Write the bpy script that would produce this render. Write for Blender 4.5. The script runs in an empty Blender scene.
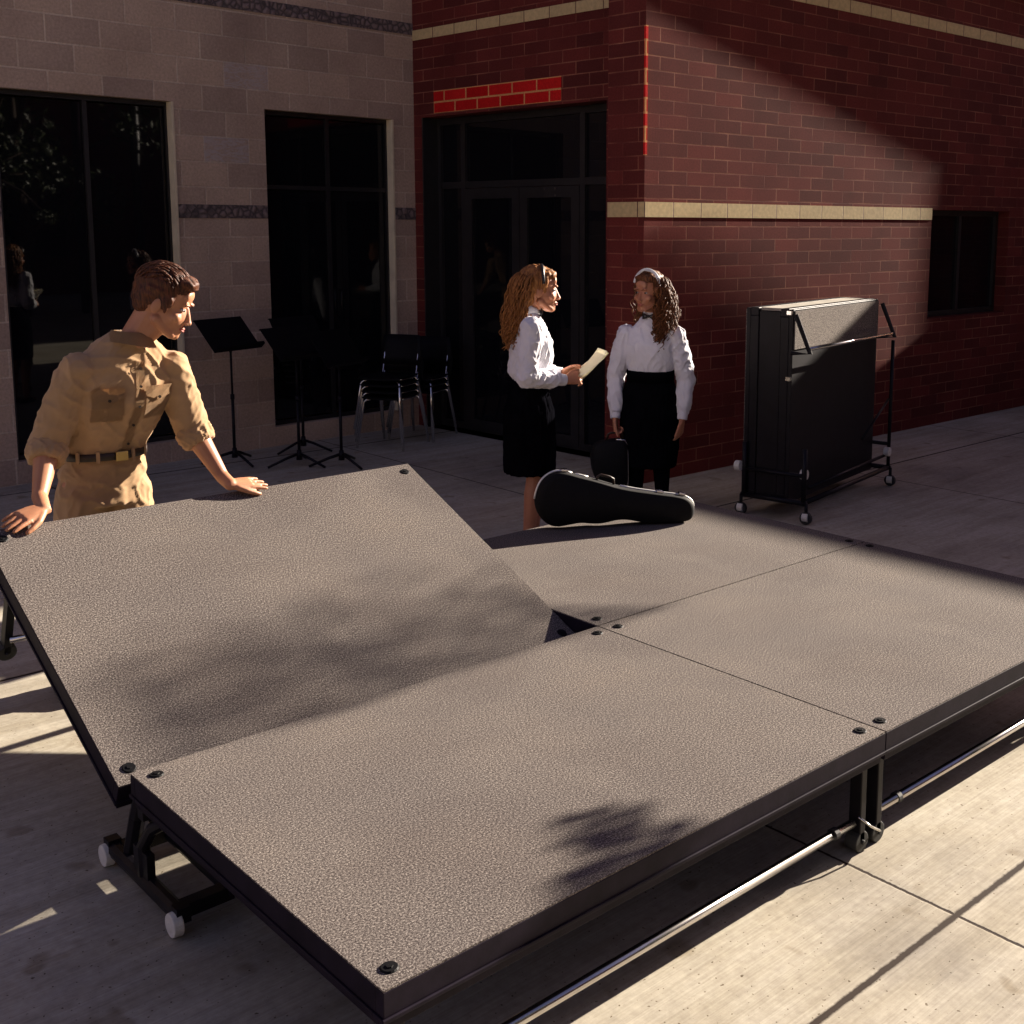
import bpy, bmesh, math, random
from mathutils import Vector, Matrix, noise, Quaternion
random.seed(7)
PI = math.pi
R = math.radians
sc = bpy.context.scene
C = sc.collection

# ------------------------------------------------------------------ helpers
def V(*a):
    return Vector(a[0]) if len(a) == 1 else Vector(a)

def uvbox(me):
    uv = me.uv_layers.new(name='UVMap')
    for p in me.polygons:
        n = p.normal
        ax, ay, az = abs(n.x), abs(n.y), abs(n.z)
        for li in p.loop_indices:
            c = me.vertices[me.loops[li].vertex_index].co
            if az >= ax and az >= ay:
                u = (c.x, c.y)
            elif ay >= ax:
                u = (c.x, c.z)
            else:
                u = (c.y, c.z)
            uv.data[li].uv = u

def obj(name, bm, mat, parent=None, smooth=False, label=None, origin=None, bevel=0):
    """link bm as ONE mesh object. coordinates are local to parent (or minus origin)."""
    me = bpy.data.meshes.new(name)
    if isinstance(bm, bmesh.types.BMesh):
        bmesh.ops.recalc_face_normals(bm, faces=bm.faces)
        bm.to_mesh(me)
        bm.free()
    else:
        me = bm
        me.name = name
    if not me.uv_layers:
        uvbox(me)
    if mat:
        me.materials.clear()
        me.materials.append(mat)
    for p in me.polygons:
        p.use_smooth = smooth
    o = bpy.data.objects.new(name, me)
    C.objects.link(o)
    if parent:
        o.parent = parent
    if origin is not None:
        me.transform(Matrix.Translation(-Vector(origin)))
        o.location = origin
    if label:
        o['label'] = label
    if bevel:
        b = o.modifiers.new('bev', 'BEVEL')
        b.width = bevel
        b.segments = 2
        b.limit_method = 'ANGLE'
        b.angle_limit = R(40)
    return o

def thing(name, label, cat, loc=(0, 0, 0), rotz=0, group=None):
    o = bpy.data.objects.new(name, None)
    C.objects.link(o)
    o.empty_display_size = .1
    o.location = loc
    o.rotation_euler = (0, 0, rotz)
    o['label'] = label
    o['category'] = cat
    if group:
        o['group'] = group
    return o

def tag(o, label, cat, group=None):
    o['label'] = label
    o['category'] = cat
    if group:
        o['group'] = group
    return o

def struct(o):
    o['kind'] = 'structure'
    return o

def dup(o, parent=None):
    c = o.copy()
    C.objects.link(c)
    if parent:
        c.parent = parent
    for ch in list(o.children):
        dup(ch, c)
    return c

def box(bm, x0, x1, y0, y1, z0, z1, M=None):
    vs = [bm.verts.new((x, y, z)) for x in (x0, x1) for y in (y0, y1) for z in (z0, z1)]
    for f in ((0, 1, 3, 2), (4, 6, 7, 5), (0, 4, 5, 1), (2, 3, 7, 6), (0, 2, 6, 4), (1, 5, 7, 3)):
        bm.faces.new([vs[i] for i in f])
    if M:
        bmesh.ops.transform(bm, matrix=M, verts=vs)
    return vs

def frame_of(d):
    d = Vector(d).normalized()
    a = Vector((0, 0, 1)) if abs(d.z) < .9 else Vector((1, 0, 0))
    u = a.cross(d).normalized()
    return u, d.cross(u).normalized(), d

def cone(bm, p0, p1, r0, r1, seg=12, caps=True):
    p0, p1 = Vector(p0), Vector(p1)
    u, v, d = frame_of(p1 - p0)
    a = [bm.verts.new(p0 + (u * math.cos(t) + v * math.sin(t)) * r0) for t in [2 * PI * i / seg for i in range(seg)]]
    b = [bm.verts.new(p1 + (u * math.cos(t) + v * math.sin(t)) * r1) for t in [2 * PI * i / seg for i in range(seg)]]
    for i in range(seg):
        j = (i + 1) % seg
        bm.faces.new((a[i], a[j], b[j], b[i]))
    if caps:
        bm.faces.new(a[::-1])
        bm.faces.new(b)

def tube(bm, pts, r, seg=8, close=False):
    pts = [Vector(p) for p in pts]
    n = len(pts)
    rs = r if isinstance(r, (list, tuple)) else [r] * n
    rings = []
    pu = None
    for i, p in enumerate(pts):
        if close:
            d = pts[(i + 1) % n] - pts[i - 1]
        else:
            d = pts[min(i + 1, n - 1)] - pts[max(i - 1, 0)]
        d.normalize()
        if pu is None:
            u = frame_of(d)[0]
        else:
            u = (pu - d * pu.dot(d))
            u = u.normalized() if u.length > 1e-5 else frame_of(d)[0]
        pu = u
        v = d.cross(u)
        rings.append([bm.verts.new(p + (u * math.cos(2 * PI * k / seg) + v * math.sin(2 * PI * k / seg)) * rs[i]) for k in range(seg)])
    m = n if close else n - 1
    for i in range(m):
        a, b = rings[i], rings[(i + 1) % n]
        for k in range(seg):
            l = (k + 1) % seg
            bm.faces.new((a[k], a[l], b[l], b[k]))
    if not close:
        bm.faces.new(rings[0][::-1])
        bm.faces.new(rings[-1])

def ell(bm, c, r, rot=None, sub=3):
    M = Matrix.Translation(Vector(c))
    if rot is not None:
        M = M @ rot.to_4x4()
    if not hasattr(r, '__len__'):
        r = (r, r, r)
    M = M @ Matrix.Diagonal((r[0], r[1], r[2], 1))
    bmesh.ops.create_icosphere(bm, subdivisions=sub, radius=1, matrix=M)

def cap(bm, p0, p1, r0, r1):
    cone(bm, p0, p1, r0, r1, 14)
    ell(bm, p0, r0, sub=2)
    ell(bm, p1, r1, sub=2)

def chain(bm, pts, rs):
    for i in range(len(pts) - 1):
        cap(bm, pts[i], pts[i + 1], rs[i], rs[i + 1])

def loft(bm, secs, seg=24, power=2.2):
    """secs: (center, ux vector, uy vector) ellipse rings (vectors include radii)"""
    rings = []
    for c, ux, uy in secs:
        c, ux, uy = Vector(c), Vector(ux), Vector(uy)
        ring = []
        for k in range(seg):
            t = 2 * PI * k / seg
            ct, st = math.cos(t), math.sin(t)
            f = lambda q: math.copysign(abs(q) ** (2 / power), q)
            ring.append(bm.verts.new(c + ux * f(ct) + uy * f(st)))
        rings.append(ring)
    for a, b in zip(rings, rings[1:]):
        for k in range(seg):
            l = (k + 1) % seg
            bm.faces.new((a[k], a[l], b[l], b[k]))
    bm.faces.new(rings[0][::-1])
    bm.faces.new(rings[-1])

def fuse(bm, voxel, it=4, disp=None):
    """voxel-remesh a union of closed shapes into one continuous surface"""
    me = bpy.data.meshes.new('tmp')
    bmesh.ops.recalc_face_normals(bm, faces=bm.faces)
    bm.to_mesh(me)
    bm.free()
    o = bpy.data.objects.new('tmp', me)
    C.objects.link(o)
    m = o.modifiers.new('r', 'REMESH')
    m.mode = 'VOXEL'
    m.voxel_size = voxel
    if it:
        s = o.modifiers.new('s', 'SMOOTH')
        s.iterations = it
        s.factor = .5
    dg = bpy.context.evaluated_depsgraph_get()
    dg.update()
    out = bpy.data.meshes.new_from_object(o.evaluated_get(dg))
    bpy.data.objects.remove(o)
    if disp:
        ns = [v.normal.copy() for v in out.vertices]
        for v, n in zip(out.vertices, ns):
            v.co += n * disp(v.co)
    return out

# ------------------------------------------------------------------ materials
def nt(name):
    m = bpy.data.materials.new(name)
    m.use_nodes = True
    t = m.node_tree
    return m, t, t.nodes['Principled BSDF']

def N(t, typ, **kw):
    n = t.nodes.new(typ)
    for k, v in kw.items():
        if k in n.inputs.keys() if isinstance(k, str) else False:
            n.inputs[k].default_value = v
        else:
            setattr(n, k, v)
    return n

def ramp(t, src, stops):
    r = t.nodes.new('ShaderNodeValToRGB')
    e = r.color_ramp.elements
    while len(e) < len(stops):
        e.new(.5)
    for i, (p, c) in enumerate(stops):
        e[i].position = p
        e[i].color = (*c, 1) if len(c) == 3 else c
    t.links.new(src, r.inputs[0])
    return r

def noise_n(t, vec, scale, detail=3, rough=.55, dist=0):
    n = t.nodes.new('ShaderNodeTexNoise')
    n.inputs['Scale'].default_value = scale
    n.inputs['Detail'].default_value = detail
    n.inputs['Roughness'].default_value = rough
    n.inputs['Distortion'].default_value = dist
    if vec:
        t.links.new(vec, n.inputs['Vector'])
    return n

def mapping(t, src, sc_=(1, 1, 1), loc=(0, 0, 0), rot=(0, 0, 0)):
    m = t.nodes.new('ShaderNodeMapping')
    m.inputs['Scale'].default_value = sc_
    m.inputs['Location'].default_value = loc
    m.inputs['Rotation'].default_value = rot
    t.links.new(src, m.inputs['Vector'])
    return m.outputs[0]

def mixc(t, fac, a, b, mode='MIX'):
    m = t.nodes.new('ShaderNodeMix')
    m.data_type = 'RGBA'
    m.blend_type = mode
    for s, v in ((0, fac), (6, a), (7, b)):
        if isinstance(v, (int, float)):
            m.inputs[s].default_value = v
        elif isinstance(v, tuple):
            m.inputs[s].default_value = (*v, 1)
        else:
            t.links.new(v, m.inputs[s])
    return m.outputs[2]

def mth(t, op, a, b=None, c=None):
    m = t.nodes.new('ShaderNodeMath')
    m.operation = op
    for i, v in enumerate((a, b, c)):
        if v is None:
            continue
        if isinstance(v, (int, float)):
            m.inputs[i].default_value = v
        else:
            t.links.new(v, m.inputs[i])
    return m.outputs[0]

def bump(t, b, h, strength=.3, dist=.01):
    n = t.nodes.new('ShaderNodeBump')
    n.inputs['Strength'].default_value = strength
    n.inputs['Distance'].default_value = dist
    t.links.new(h, n.inputs['Height'])
    t.links.new(n.outputs[0], b.inputs['Normal'])

def simple(name, col, rough=.5, metal=0, var=.25, scale=8, bmp=.1, spec=.5, bscale=None, bd=.003, sheen=0):
    m, t, b = nt(name)
    tc = t.nodes.new('ShaderNodeTexCoord')
    n = noise_n(t, tc.outputs['Object'], scale, 4)
    lo = tuple(c * (1 - var) for c in col)
    hi = tuple(min(1, c * (1 + var)) for c in col)
    r = ramp(t, n.outputs[0], [(.3, lo), (.7, hi)])
    t.links.new(r.outputs[0], b.inputs['Base Color'])
    b.inputs['Roughness'].default_value = rough
    b.inputs['Metallic'].default_value = metal
    b.inputs['Specular IOR Level'].default_value = spec
    if sheen:
        b.inputs['Sheen Weight'].default_value = sheen
    if bmp:
        n2 = noise_n(t, tc.outputs['Object'], bscale or scale * 8, 3)
        bump(t, b, n2.outputs[0], bmp, bd)
    return m

MT = {}
MT['black_metal'] = simple('black_metal', (.007, .006, .009), .45, 0, .3, 15, .06, .2)
MT['black_rail'] = simple('black_rail', (.013, .009, .017), .55, 0, .3, 15, .06, .1)
MT['steel'] = simple('steel', (.62, .6, .58), .22, 1, .1, 20, .02)
MT['chrome'] = simple('chrome', (.75, .75, .76), .12, 1, .05, 20, 0)
MT['top_grey'] = simple('top_grey', (.34, .31, .25), .8)
MT['trim'] = simple('trim', (.85, .84, .8), .42, .6, .05, 20, 0)
MT['wheel_white'] = simple('wheel_white', (.72, .69, .62), .45, 0, .12, 30, .02)
MT['rubber'] = simple('rubber', (.02, .02, .02), .7)
MT['plastic_black'] = simple('plastic_black', (.006, .006, .007), .55, 0, .2, 10, .03, .12)
MT['case_black'] = simple('case_black', (.005, .005, .006), .7, 0, .3, 60, .3, .2, 300, .001)
MT['khaki'] = simple('khaki', (.42, .265, .14), .85, 0, .12, 9, .35, .2, 500, .0006, .15)
MT['khaki_dark'] = simple('khaki_dark', (.39, .265, .145), .8, 0, .12, 9, .35, .2, 500, .0006)
MT['tee'] = simple('tee', (.75, .75, .75), .8)
MT['leather'] = simple('leather', (.03, .015, .008), .45, 0, .3, 40, .2)
MT['brass'] = simple('brass', (.6, .42, .16), .3, 1, .1)
MT['shirt_white'] = simple('shirt_white', (.78, .77, .82), .75, 0, .04, 12, .25, .2, 500, .0006)
MT['skirt_black'] = simple('skirt_black', (.0035, .0035, .005), .9, 0, .3, 12, .3, .0, 400, .0006)
MT['satin'] = simple('satin', (.01, .01, .012), .3)
MT['band_white'] = simple('band_white', (.8, .8, .82), .4)
MT['paper'] = simple('paper', (.8, .76, .62), .6, 0, .05, 6, 0)
MT['eye'] = simple('eye', (.42, .38, .35), .2, 0, .02, 5, 0)
MT['iris'] = simple('iris', (.02, .012, .008), .2, 0, .1, 5, 0)
MT['lips'] = simple('lips', (.38, .09, .07), .45, 0, .1, 40, .05)
MT['limestone'] = simple('limestone', (.78, .66, .44), .85, 0, .12, 6, .3)
MT['band_stone'] = simple('band_stone', (.62, .50, .27), .8, 0, .1, 9, .3)
MT['metal_frame'] = simple('metal_frame', (.02, .018, .018), .4, 0, .2, 10, .02)
MT['roof_gravel'] = simple('roof_gravel', (.2, .19, .18), .9)
MT['bark'] = simple('bark', (.09, .06, .04), .9, 0, .4, 20, .6)
MT['interior'] = simple('interior', (.02, .02, .02), .9)

def skin(name, col):
    m, t, b = nt(name)
    tc = t.nodes.new('ShaderNodeTexCoord')
    n = noise_n(t, tc.outputs['Object'], 14, 4)
    r = ramp(t, n.outputs[0], [(.3, tuple(c * k for c, k in zip(col, (.88, .8, .78)))), (.7, col)])
    t.links.new(r.outputs[0], b.inputs['Base Color'])
    b.inputs['Roughness'].default_value = .5
    b.inputs['Subsurface Weight'].default_value = .12
    b.inputs['Subsurface Radius'].default_value = (.012, .005, .003)
    n2 = noise_n(t, tc.outputs['Object'], 260, 2)
    bump(t, b, n2.outputs[0], .12, .001)
    return m
MT['skin_man'] = skin('skin_man', (.50, .235, .125))
MT['skin_fair'] = skin('skin_fair', (.50, .22, .12))
MT['skin_tan'] = skin('skin_tan', (.50, .22, .12))
MT['skin_legs'] = skin('skin_legs', (.50, .22, .12))

def hairm(name, a, b_):
    m, t, b = nt(name)
    tc = t.nodes.new('ShaderNodeTexCoord')
    v = mapping(t, tc.outputs['Object'], (90, 90, 12))
    n = noise_n(t, v, 1.6, 3)
    r = ramp(t, n.outputs[0], [(.32, a), (.68, b_)])
    t.links.new(r.outputs[0], b.inputs['Base Color'])
    b.inputs['Roughness'].default_value = .55
    b.inputs['Specular IOR Level'].default_value = .25
    bump(t, b, n.outputs[0], .6, .004)
    return m
MT['hair_brown'] = hairm('hair_brown', (.025, .009, .005), (.14, .045, .018))
MT['hair_blonde'] = hairm('hair_blonde', (.13, .040, .010), (.46, .20, .06))
MT['hair_dark'] = hairm('hair_dark', (.025, .009, .004), (.24, .085, .026))

def carpet():
    m, t, b = nt('speckled_carpet')
    tc = t.nodes.new('ShaderNodeTexCoord')
    o = tc.outputs['Object']
    n1 = noise_n(t, o, 185, 2, .9)
    n2 = noise_n(t, o, 2.2, 4, .5)
    n3 = noise_n(t, o, 320, 2, .7)
    s = mth(t, 'ADD', mth(t, 'MULTIPLY', n1.outputs[0], .75), mth(t, 'MULTIPLY', n3.outputs[0], .25))
    r = ramp(t, s, [(.37, (.018, .014, .015)), (.46, (.082, .069, .065)), (.545, (.180, .157, .143)), (.64, (.43, .39, .35))])
    n4 = noise_n(t, o, .8, 5, .65, .6)
    w0 = ramp(t, n2.outputs[0], [(.3, (.88, .87, .87)), (.7, (1.08, 1.06, 1.02))])
    w1 = ramp(t, n4.outputs[0], [(.33, (.85, .83, .83)), (.5, (1, 1, 1)), (.7, (1.1, 1.08, 1.04))])
    class _W: pass
    w = _W()
    w.outputs = [mixc(t, 1, w0.outputs[0], w1.outputs[0], 'MULTIPLY')]
    c = mixc(t, 1.0, r.outputs[0], w.outputs[0], 'MULTIPLY')
    t.links.new(c, b.inputs['Base Color'])
    b.inputs['Roughness'].default_value = .95
    b.inputs['Specular IOR Level'].default_value = .15
    bump(t, b, s, .4, .002)
    return m
MT['carpet'] = carpet()

def concrete():
    m, t, b = nt('broomed_concrete')
    tc = t.nodes.new('ShaderNodeTexCoord')
    o = tc.outputs['Object']
    big = noise_n(t, o, .9, 5, .6)
    fine = noise_n(t, o, 28, 5, .7)
    st = noise_n(t, mapping(t, o, (1.2, 60, 1), rot=(0, 0, R(8))), 2.2, 3, .6)
    sk = noise_n(t, mapping(t, o, (.8, 7, 1), rot=(0, 0, R(12))), 1.3, 4, .6)
    a = ramp(t, big.outputs[0], [(.32, (.31, .285, .25)), (.48, (.43, .395, .33)), (.68, (.51, .485, .43))])
    f = ramp(t, fine.outputs[0], [(.3, (.82, .8, .78)), (.7, (1.1, 1.1, 1.08))])
    g = ramp(t, st.outputs[0], [(.3, (.84, .83, .81)), (.7, (1.08, 1.08, 1.06))])
    h = ramp(t, sk.outputs[0], [(.35, (.86, .84, .8)), (.6, (1.05, 1.05, 1.05))])
    c = mixc(t, 1, a.outputs[0], f.outputs[0], 'MULTIPLY')
    c = mixc(t, 1, c, g.outputs[0], 'MULTIPLY')
    c = mixc(t, 1, c, h.outputs[0], 'MULTIPLY')
    sp_ = noise_n(t, o, 5.5, 2, .5)
    sp2 = ramp(t, sp_.outputs[0], [(.66, (1, 1, 1)), (.72, (.72, .68, .63))])
    c = mixc(t, 1, c, sp2.outputs[0], 'MULTIPLY')
    gt = noise_n(t, o, 75, 1, .5)
    gt2 = ramp(t, gt.outputs[0], [(.71, (1, 1, 1)), (.74, (.35, .30, .25))])
    c = mixc(t, 1, c, gt2.outputs[0], 'MULTIPLY')
    sx = t.nodes.new('ShaderNodeSeparateXYZ')
    t.links.new(o, sx.inputs[0])
    wob = mth(t, 'MULTIPLY', mth(t, 'SUBTRACT', fine.outputs[0], .5), .012)
    masks = []
    for ax, off, sp, wd in ((0, -.15, 2.44, .007), (1, -1.645, 3.66, .013)):
        v = mth(t, 'ADD', mth(t, 'DIVIDE', mth(t, 'ADD', mth(t, 'SUBTRACT', sx.outputs[ax], off), wob), sp), .5)
        d = mth(t, 'MULTIPLY', mth(t, 'ABSOLUTE', mth(t, 'SUBTRACT', mth(t, 'FRACT', v), .5)), sp)
        masks.append(mth(t, 'SUBTRACT', 1, mth(t, 'SMOOTH_MIN', mth(t, 'DIVIDE', d, wd), 1, .3)))
    j = mth(t, 'MINIMUM', mth(t, 'MULTIPLY', mth(t, 'MAXIMUM', mth(t, 'MAXIMUM', masks[0], masks[1]), 0), 2.2), 1)
    c = mixc(t, j, c, (.03, .018, .012))
    t.links.new(c, b.inputs['Base Color'])
    b.inputs['Roughness'].default_value = .85
    b.inputs['Specular IOR Level'].default_value = .2
    hh = mth(t, 'SUBTRACT', mth(t, 'ADD', mth(t, 'MULTIPLY', fine.outputs[0], .3), mth(t, 'MULTIPLY', st.outputs[0], .5)), j)
    bump(t, b, hh, .35, .006)
    return m
MT['concrete'] = concrete()

def masonry(name, w, h, c1, c2, mort, msize, nscale=12, stain=None, rough=.85, bs=.5, bd=.008, marks=None, mixdark=.3):
    m, t, b = nt(name)
    tc = t.nodes.new('ShaderNodeTexCoord')
    uv = tc.outputs['UV']
    fine = noise_n(t, tc.outputs['Object'], nscale * 5, 4, .65)
    wv = t.nodes.new('ShaderNodeVectorMath')
    wv.operation = 'MULTIPLY_ADD'
    t.links.new(fine.outputs[1], wv.inputs[0])
    wv.inputs[1].default_value = (.004, .004, 0)
    t.links.new(uv, wv.inputs[2])
    br = t.nodes.new('ShaderNodeTexBrick')
    t.links.new(wv.outputs[0], br.inputs['Vector'])
    br.offset = .5
    br.inputs['Scale'].default_value = 1
    br.inputs['Brick Width'].default_value = w
    br.inputs['Row Height'].default_value = h
    br.inputs['Mortar Size'].default_value = msize
    br.inputs['Mortar Smooth'].default_value = .25
    br.inputs['Bias'].default_value = 0
    br.inputs['Color1'].default_value = (*c1, 1)
    br.inputs['Color2'].default_value = (*c2, 1)
    br.inputs['Mortar'].default_value = (*mort, 1)
    mid = noise_n(t, tc.outputs['Object'], 1.3, 5, .6)
    f = ramp(t, fine.outputs[0], [(.25, (.75, .75, .75)), (.75, (1.15, 1.15, 1.15))])
    g = ramp(t, mid.outputs[0], [(.3, (.8, .78, .78)), (.7, (1.12, 1.12, 1.12))])
    # mortar shows unevenly: partly washed over by the brick colour
    nz = noise_n(t, tc.outputs['Object'], 2.7, 3, .6)
    fade = ramp(t, nz.outputs[0], [(.38, (0, 0, 0)), (.66, (1, 1, 1))])
    mo = mth(t, 'MULTIPLY', br.outputs['Fac'], mth(t, 'ADD', mth(t, 'MULTIPLY', fade.outputs[0], 1 - mixdark), mixdark))
    b2 = t.nodes.new('ShaderNodeTexBrick')
    t.links.new(wv.outputs[0], b2.inputs['Vector'])
    b2.offset = .5
    for k, v in (('Scale', 1), ('Brick Width', w), ('Row Height', h), ('Mortar Size', 0), ('Bias', 0)):
        b2.inputs[k].default_value = v
    b2.inputs['Color1'].default_value = (*c1, 1)
    b2.inputs['Color2'].default_value = (*c2, 1)
    c = mixc(t, mo, b2.outputs[0], mort)
    c = mixc(t, 1, c, f.outputs[0], 'MULTIPLY')
    c = mixc(t, 1, c, g.outputs[0], 'MULTIPLY')
    if marks:
        sx = t.nodes.new('ShaderNodeSeparateXYZ')
        t.links.new(uv, sx.inputs[0])
        sm = noise_n(t, mapping(t, uv, (9, 26, 1), rot=(0, 0, .5)), 1, 3, .7, 1.5)
        smr = ramp(t, sm.outputs[0], [(.42, (.15,) * 3), (.6, (1,) * 3)])
        for (x0, x1, z0, z1) in marks:
            q = mth(t, 'MULTIPLY', mth(t, 'MULTIPLY', mth(t, 'GREATER_THAN', sx.outputs[0], x0), mth(t, 'LESS_THAN', sx.outputs[0], x1)),
                    mth(t, 'MULTIPLY', mth(t, 'GREATER_THAN', sx.outputs[1], z0), mth(t, 'LESS_THAN', sx.outputs[1], z1)))
            q = mth(t, 'MULTIPLY', mth(t, 'MULTIPLY', q, smr.outputs[0]), .6)
            c = mixc(t, q, c, (.55, .5, .5))
    t.links.new(c, b.inputs['Base Color'])
    b.inputs['Roughness'].default_value = rough
    b.inputs['Specular IOR Level'].default_value = .08
    hgt = mth(t, 'SUBTRACT', mth(t, 'MULTIPLY', fine.outputs[0], .35), br.outputs['Fac'])
    bump(t, b, hgt, bs, bd)
    return m
MT['block'] = masonry('concrete_block', .405, .203, (.66, .49, .355), (.48, .355, .27), (.80, .66, .50), .008, 10, bs=.8, bd=.012,
                      marks=[(.405, .81, 3.045, 3.248), (.2, .607, 2.436, 2.639)])
BRC = ((.168, .034, .028), (.105, .024, .021))
MT['brick'] = masonry('red_brick', .305, .1016, BRC[0], BRC[1], (.32, .13, .08), .005, 14, bs=.35, bd=.004, mixdark=.10)
MT['brick_dim'] = MT['brick']
MT['brick_sun'] = masonry('bright_red_brick', .305, .1016, (.72, .022, .020), (.55, .012, .012), (.80, .36, .14), .009, 14, bs=.3, bd=.004, mixdark=1)  # bright red and pale mortar stand in for sunlight on the brick

MT['brick_corner_sun'] = masonry('brick_painted_corner_sun', 10, .1016, (.72, .022, .020), (.55, .012, .012), (.80, .36, .14), .009, 14, bs=.3, bd=.004, mixdark=1)  # sunlit corner courses put into the colour

def decor():
    m, t, b = nt('patterned_block')
    tc = t.nodes.new('ShaderNodeTexCoord')
    vo = t.nodes.new('ShaderNodeTexVoronoi')
    vo.feature = 'DISTANCE_TO_EDGE'
    vo.inputs['Scale'].default_value = 1
    t.links.new(mapping(t, tc.outputs['UV'], (18, 18, 1)), vo.inputs['Vector'])
    n = noise_n(t, tc.outputs['UV'], 25, 3)
    r = ramp(t, vo.outputs[0], [(.02, (.09, .07, .065)), (.25, (.27, .20, .18))])
    t.links.new(r.outputs[0], b.inputs['Base Color'])
    b.inputs['Roughness'].default_value = .9
    bump(t, b, mth(t, 'ADD', vo.outputs[0], n.outputs[0]), .8, .02)
    return m
MT['decor'] = decor()

def bandm():
    m, t, b = nt('buff_stone_band')
    tc = t.nodes.new('ShaderNodeTexCoord')
    br = t.nodes.new('ShaderNodeTexBrick')
    br.offset = 0
    for k, v in (('Scale', 1), ('Brick Width', .305), ('Row Height', 10.), ('Mortar Size', .005), ('Mortar Smooth', .2), ('Bias', 0)):
        br.inputs[k].default_value = v
    br.inputs['Color1'].default_value = (.62, .47, .23, 1)
    br.inputs['Color2'].default_value = (.52, .39, .19, 1)
    br.inputs['Mortar'].default_value = (.12, .05, .035, 1)
    t.links.new(mapping(t, tc.outputs['UV'], loc=(.0, 5, 0)), br.inputs['Vector'])
    n = noise_n(t, tc.outputs['Object'], 30, 4)
    f = ramp(t, n.outputs[0], [(.3, (.85,) * 3), (.7, (1.1,) * 3)])
    t.links.new(mixc(t, 1, br.outputs[0], f.outputs[0], 'MULTIPLY'), b.inputs['Base Color'])
    b.inputs['Roughness'].default_value = .8
    bump(t, b, mth(t, 'SUBTRACT', mth(t, 'MULTIPLY', n.outputs[0], .4), br.outputs['Fac']), .4, .004)
    return m
MT['stone_band'] = bandm()

def glassm(name, c=(.006, .006, .008), wav=.002):
    m, t, b = nt(name)
    b.inputs['Base Color'].default_value = (*c, 1)
    b.inputs['Roughness'].default_value = .02
    b.inputs['IOR'].default_value = 1.42
    tc = t.nodes.new('ShaderNodeTexCoord')
    n = noise_n(t, tc.outputs['Object'], 1.5, 2)
    bump(t, b, n.outputs[0], .12, wav)
    return m
MT['glass'] = glassm('dark_glass')

# ------------------------------------------------------------------ camera and light
H = .39
CAM = Vector((-3.0093, -3.1759, 1.9372))
PIT, ROL, YAW = .144617, .003751, .820391
f = Vector((math.cos(YAW) * math.cos(PIT), math.sin(YAW) * math.cos(PIT), -math.sin(PIT)))
r = Vector((math.sin(YAW), -math.cos(YAW), 0))
u = r.cross(f)
r2 = r * math.cos(ROL) + u * math.sin(ROL)
u2 = -r * math.sin(ROL) + u * math.cos(ROL)
cam = bpy.data.cameras.new('camera')
co = bpy.data.objects.new('camera', cam)
C.objects.link(co)
M = Matrix(((r2.x, u2.x, -f.x, CAM.x), (r2.y, u2.y, -f.y, CAM.y), (r2.z, u2.z, -f.z, CAM.z), (0, 0, 0, 1)))
co.matrix_world = M
cam.sensor_width = 36
cam.lens = 36 * 1167.88 / 1024
cam.shift_x = (512 - 589.12) / 1024
cam.shift_y = -(512 - 394.88) / 1024
cam.clip_end = 600
sc.camera = co

SUN_EL, SUN_AZ = R(20), R(-5)
sdir = Vector((math.cos(SUN_AZ) * math.cos(SUN_EL), math.sin(SUN_AZ) * math.cos(SUN_EL), math.sin(SUN_EL)))
sl = bpy.data.lights.new('sun', 'SUN')
sl.energy = 5
sl.angle = R(.55)
sl.color = (1.0, .88, .74)
so = bpy.data.objects.new('sun', sl)
C.objects.link(so)
so.rotation_euler = (-sdir).to_track_quat('-Z', 'Y').to_euler()
so.location = (10, -1, 6)

w = bpy.data.worlds.new('World')
sc.world = w
w.use_nodes = True
t = w.node_tree
sky = t.nodes.new('ShaderNodeTexSky')
sky.sky_type = 'NISHITA'
sky.sun_disc = False
sky.sun_elevation = SUN_EL
sky.sun_rotation = PI / 2 - SUN_AZ
tint = t.nodes.new('ShaderNodeMix')
tint.data_type = 'RGBA'
tint.blend_type = 'MULTIPLY'
tint.inputs[0].default_value = 1
tint.inputs[7].default_value = (1.06, .70, .80, 1)
t.links.new(sky.outputs[0], tint.inputs[6])
t.links.new(tint.outputs[2], t.nodes['Background'].inputs[0])
t.nodes['Background'].inputs[1].default_value = .041
sc.view_settings.view_transform = 'Standard'
sc.view_settings.look = 'None'
sc.view_settings.exposure = 1.8
sc.view_settings.gamma = 1

# ------------------------------------------------------------------ ground
bm = bmesh.new()
bmesh.ops.create_grid(bm, x_segments=2, y_segments=2, size=150)
struct(obj('ground', bm, MT['concrete']))

# ------------------------------------------------------------------ walls
YB = .0567834

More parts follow.
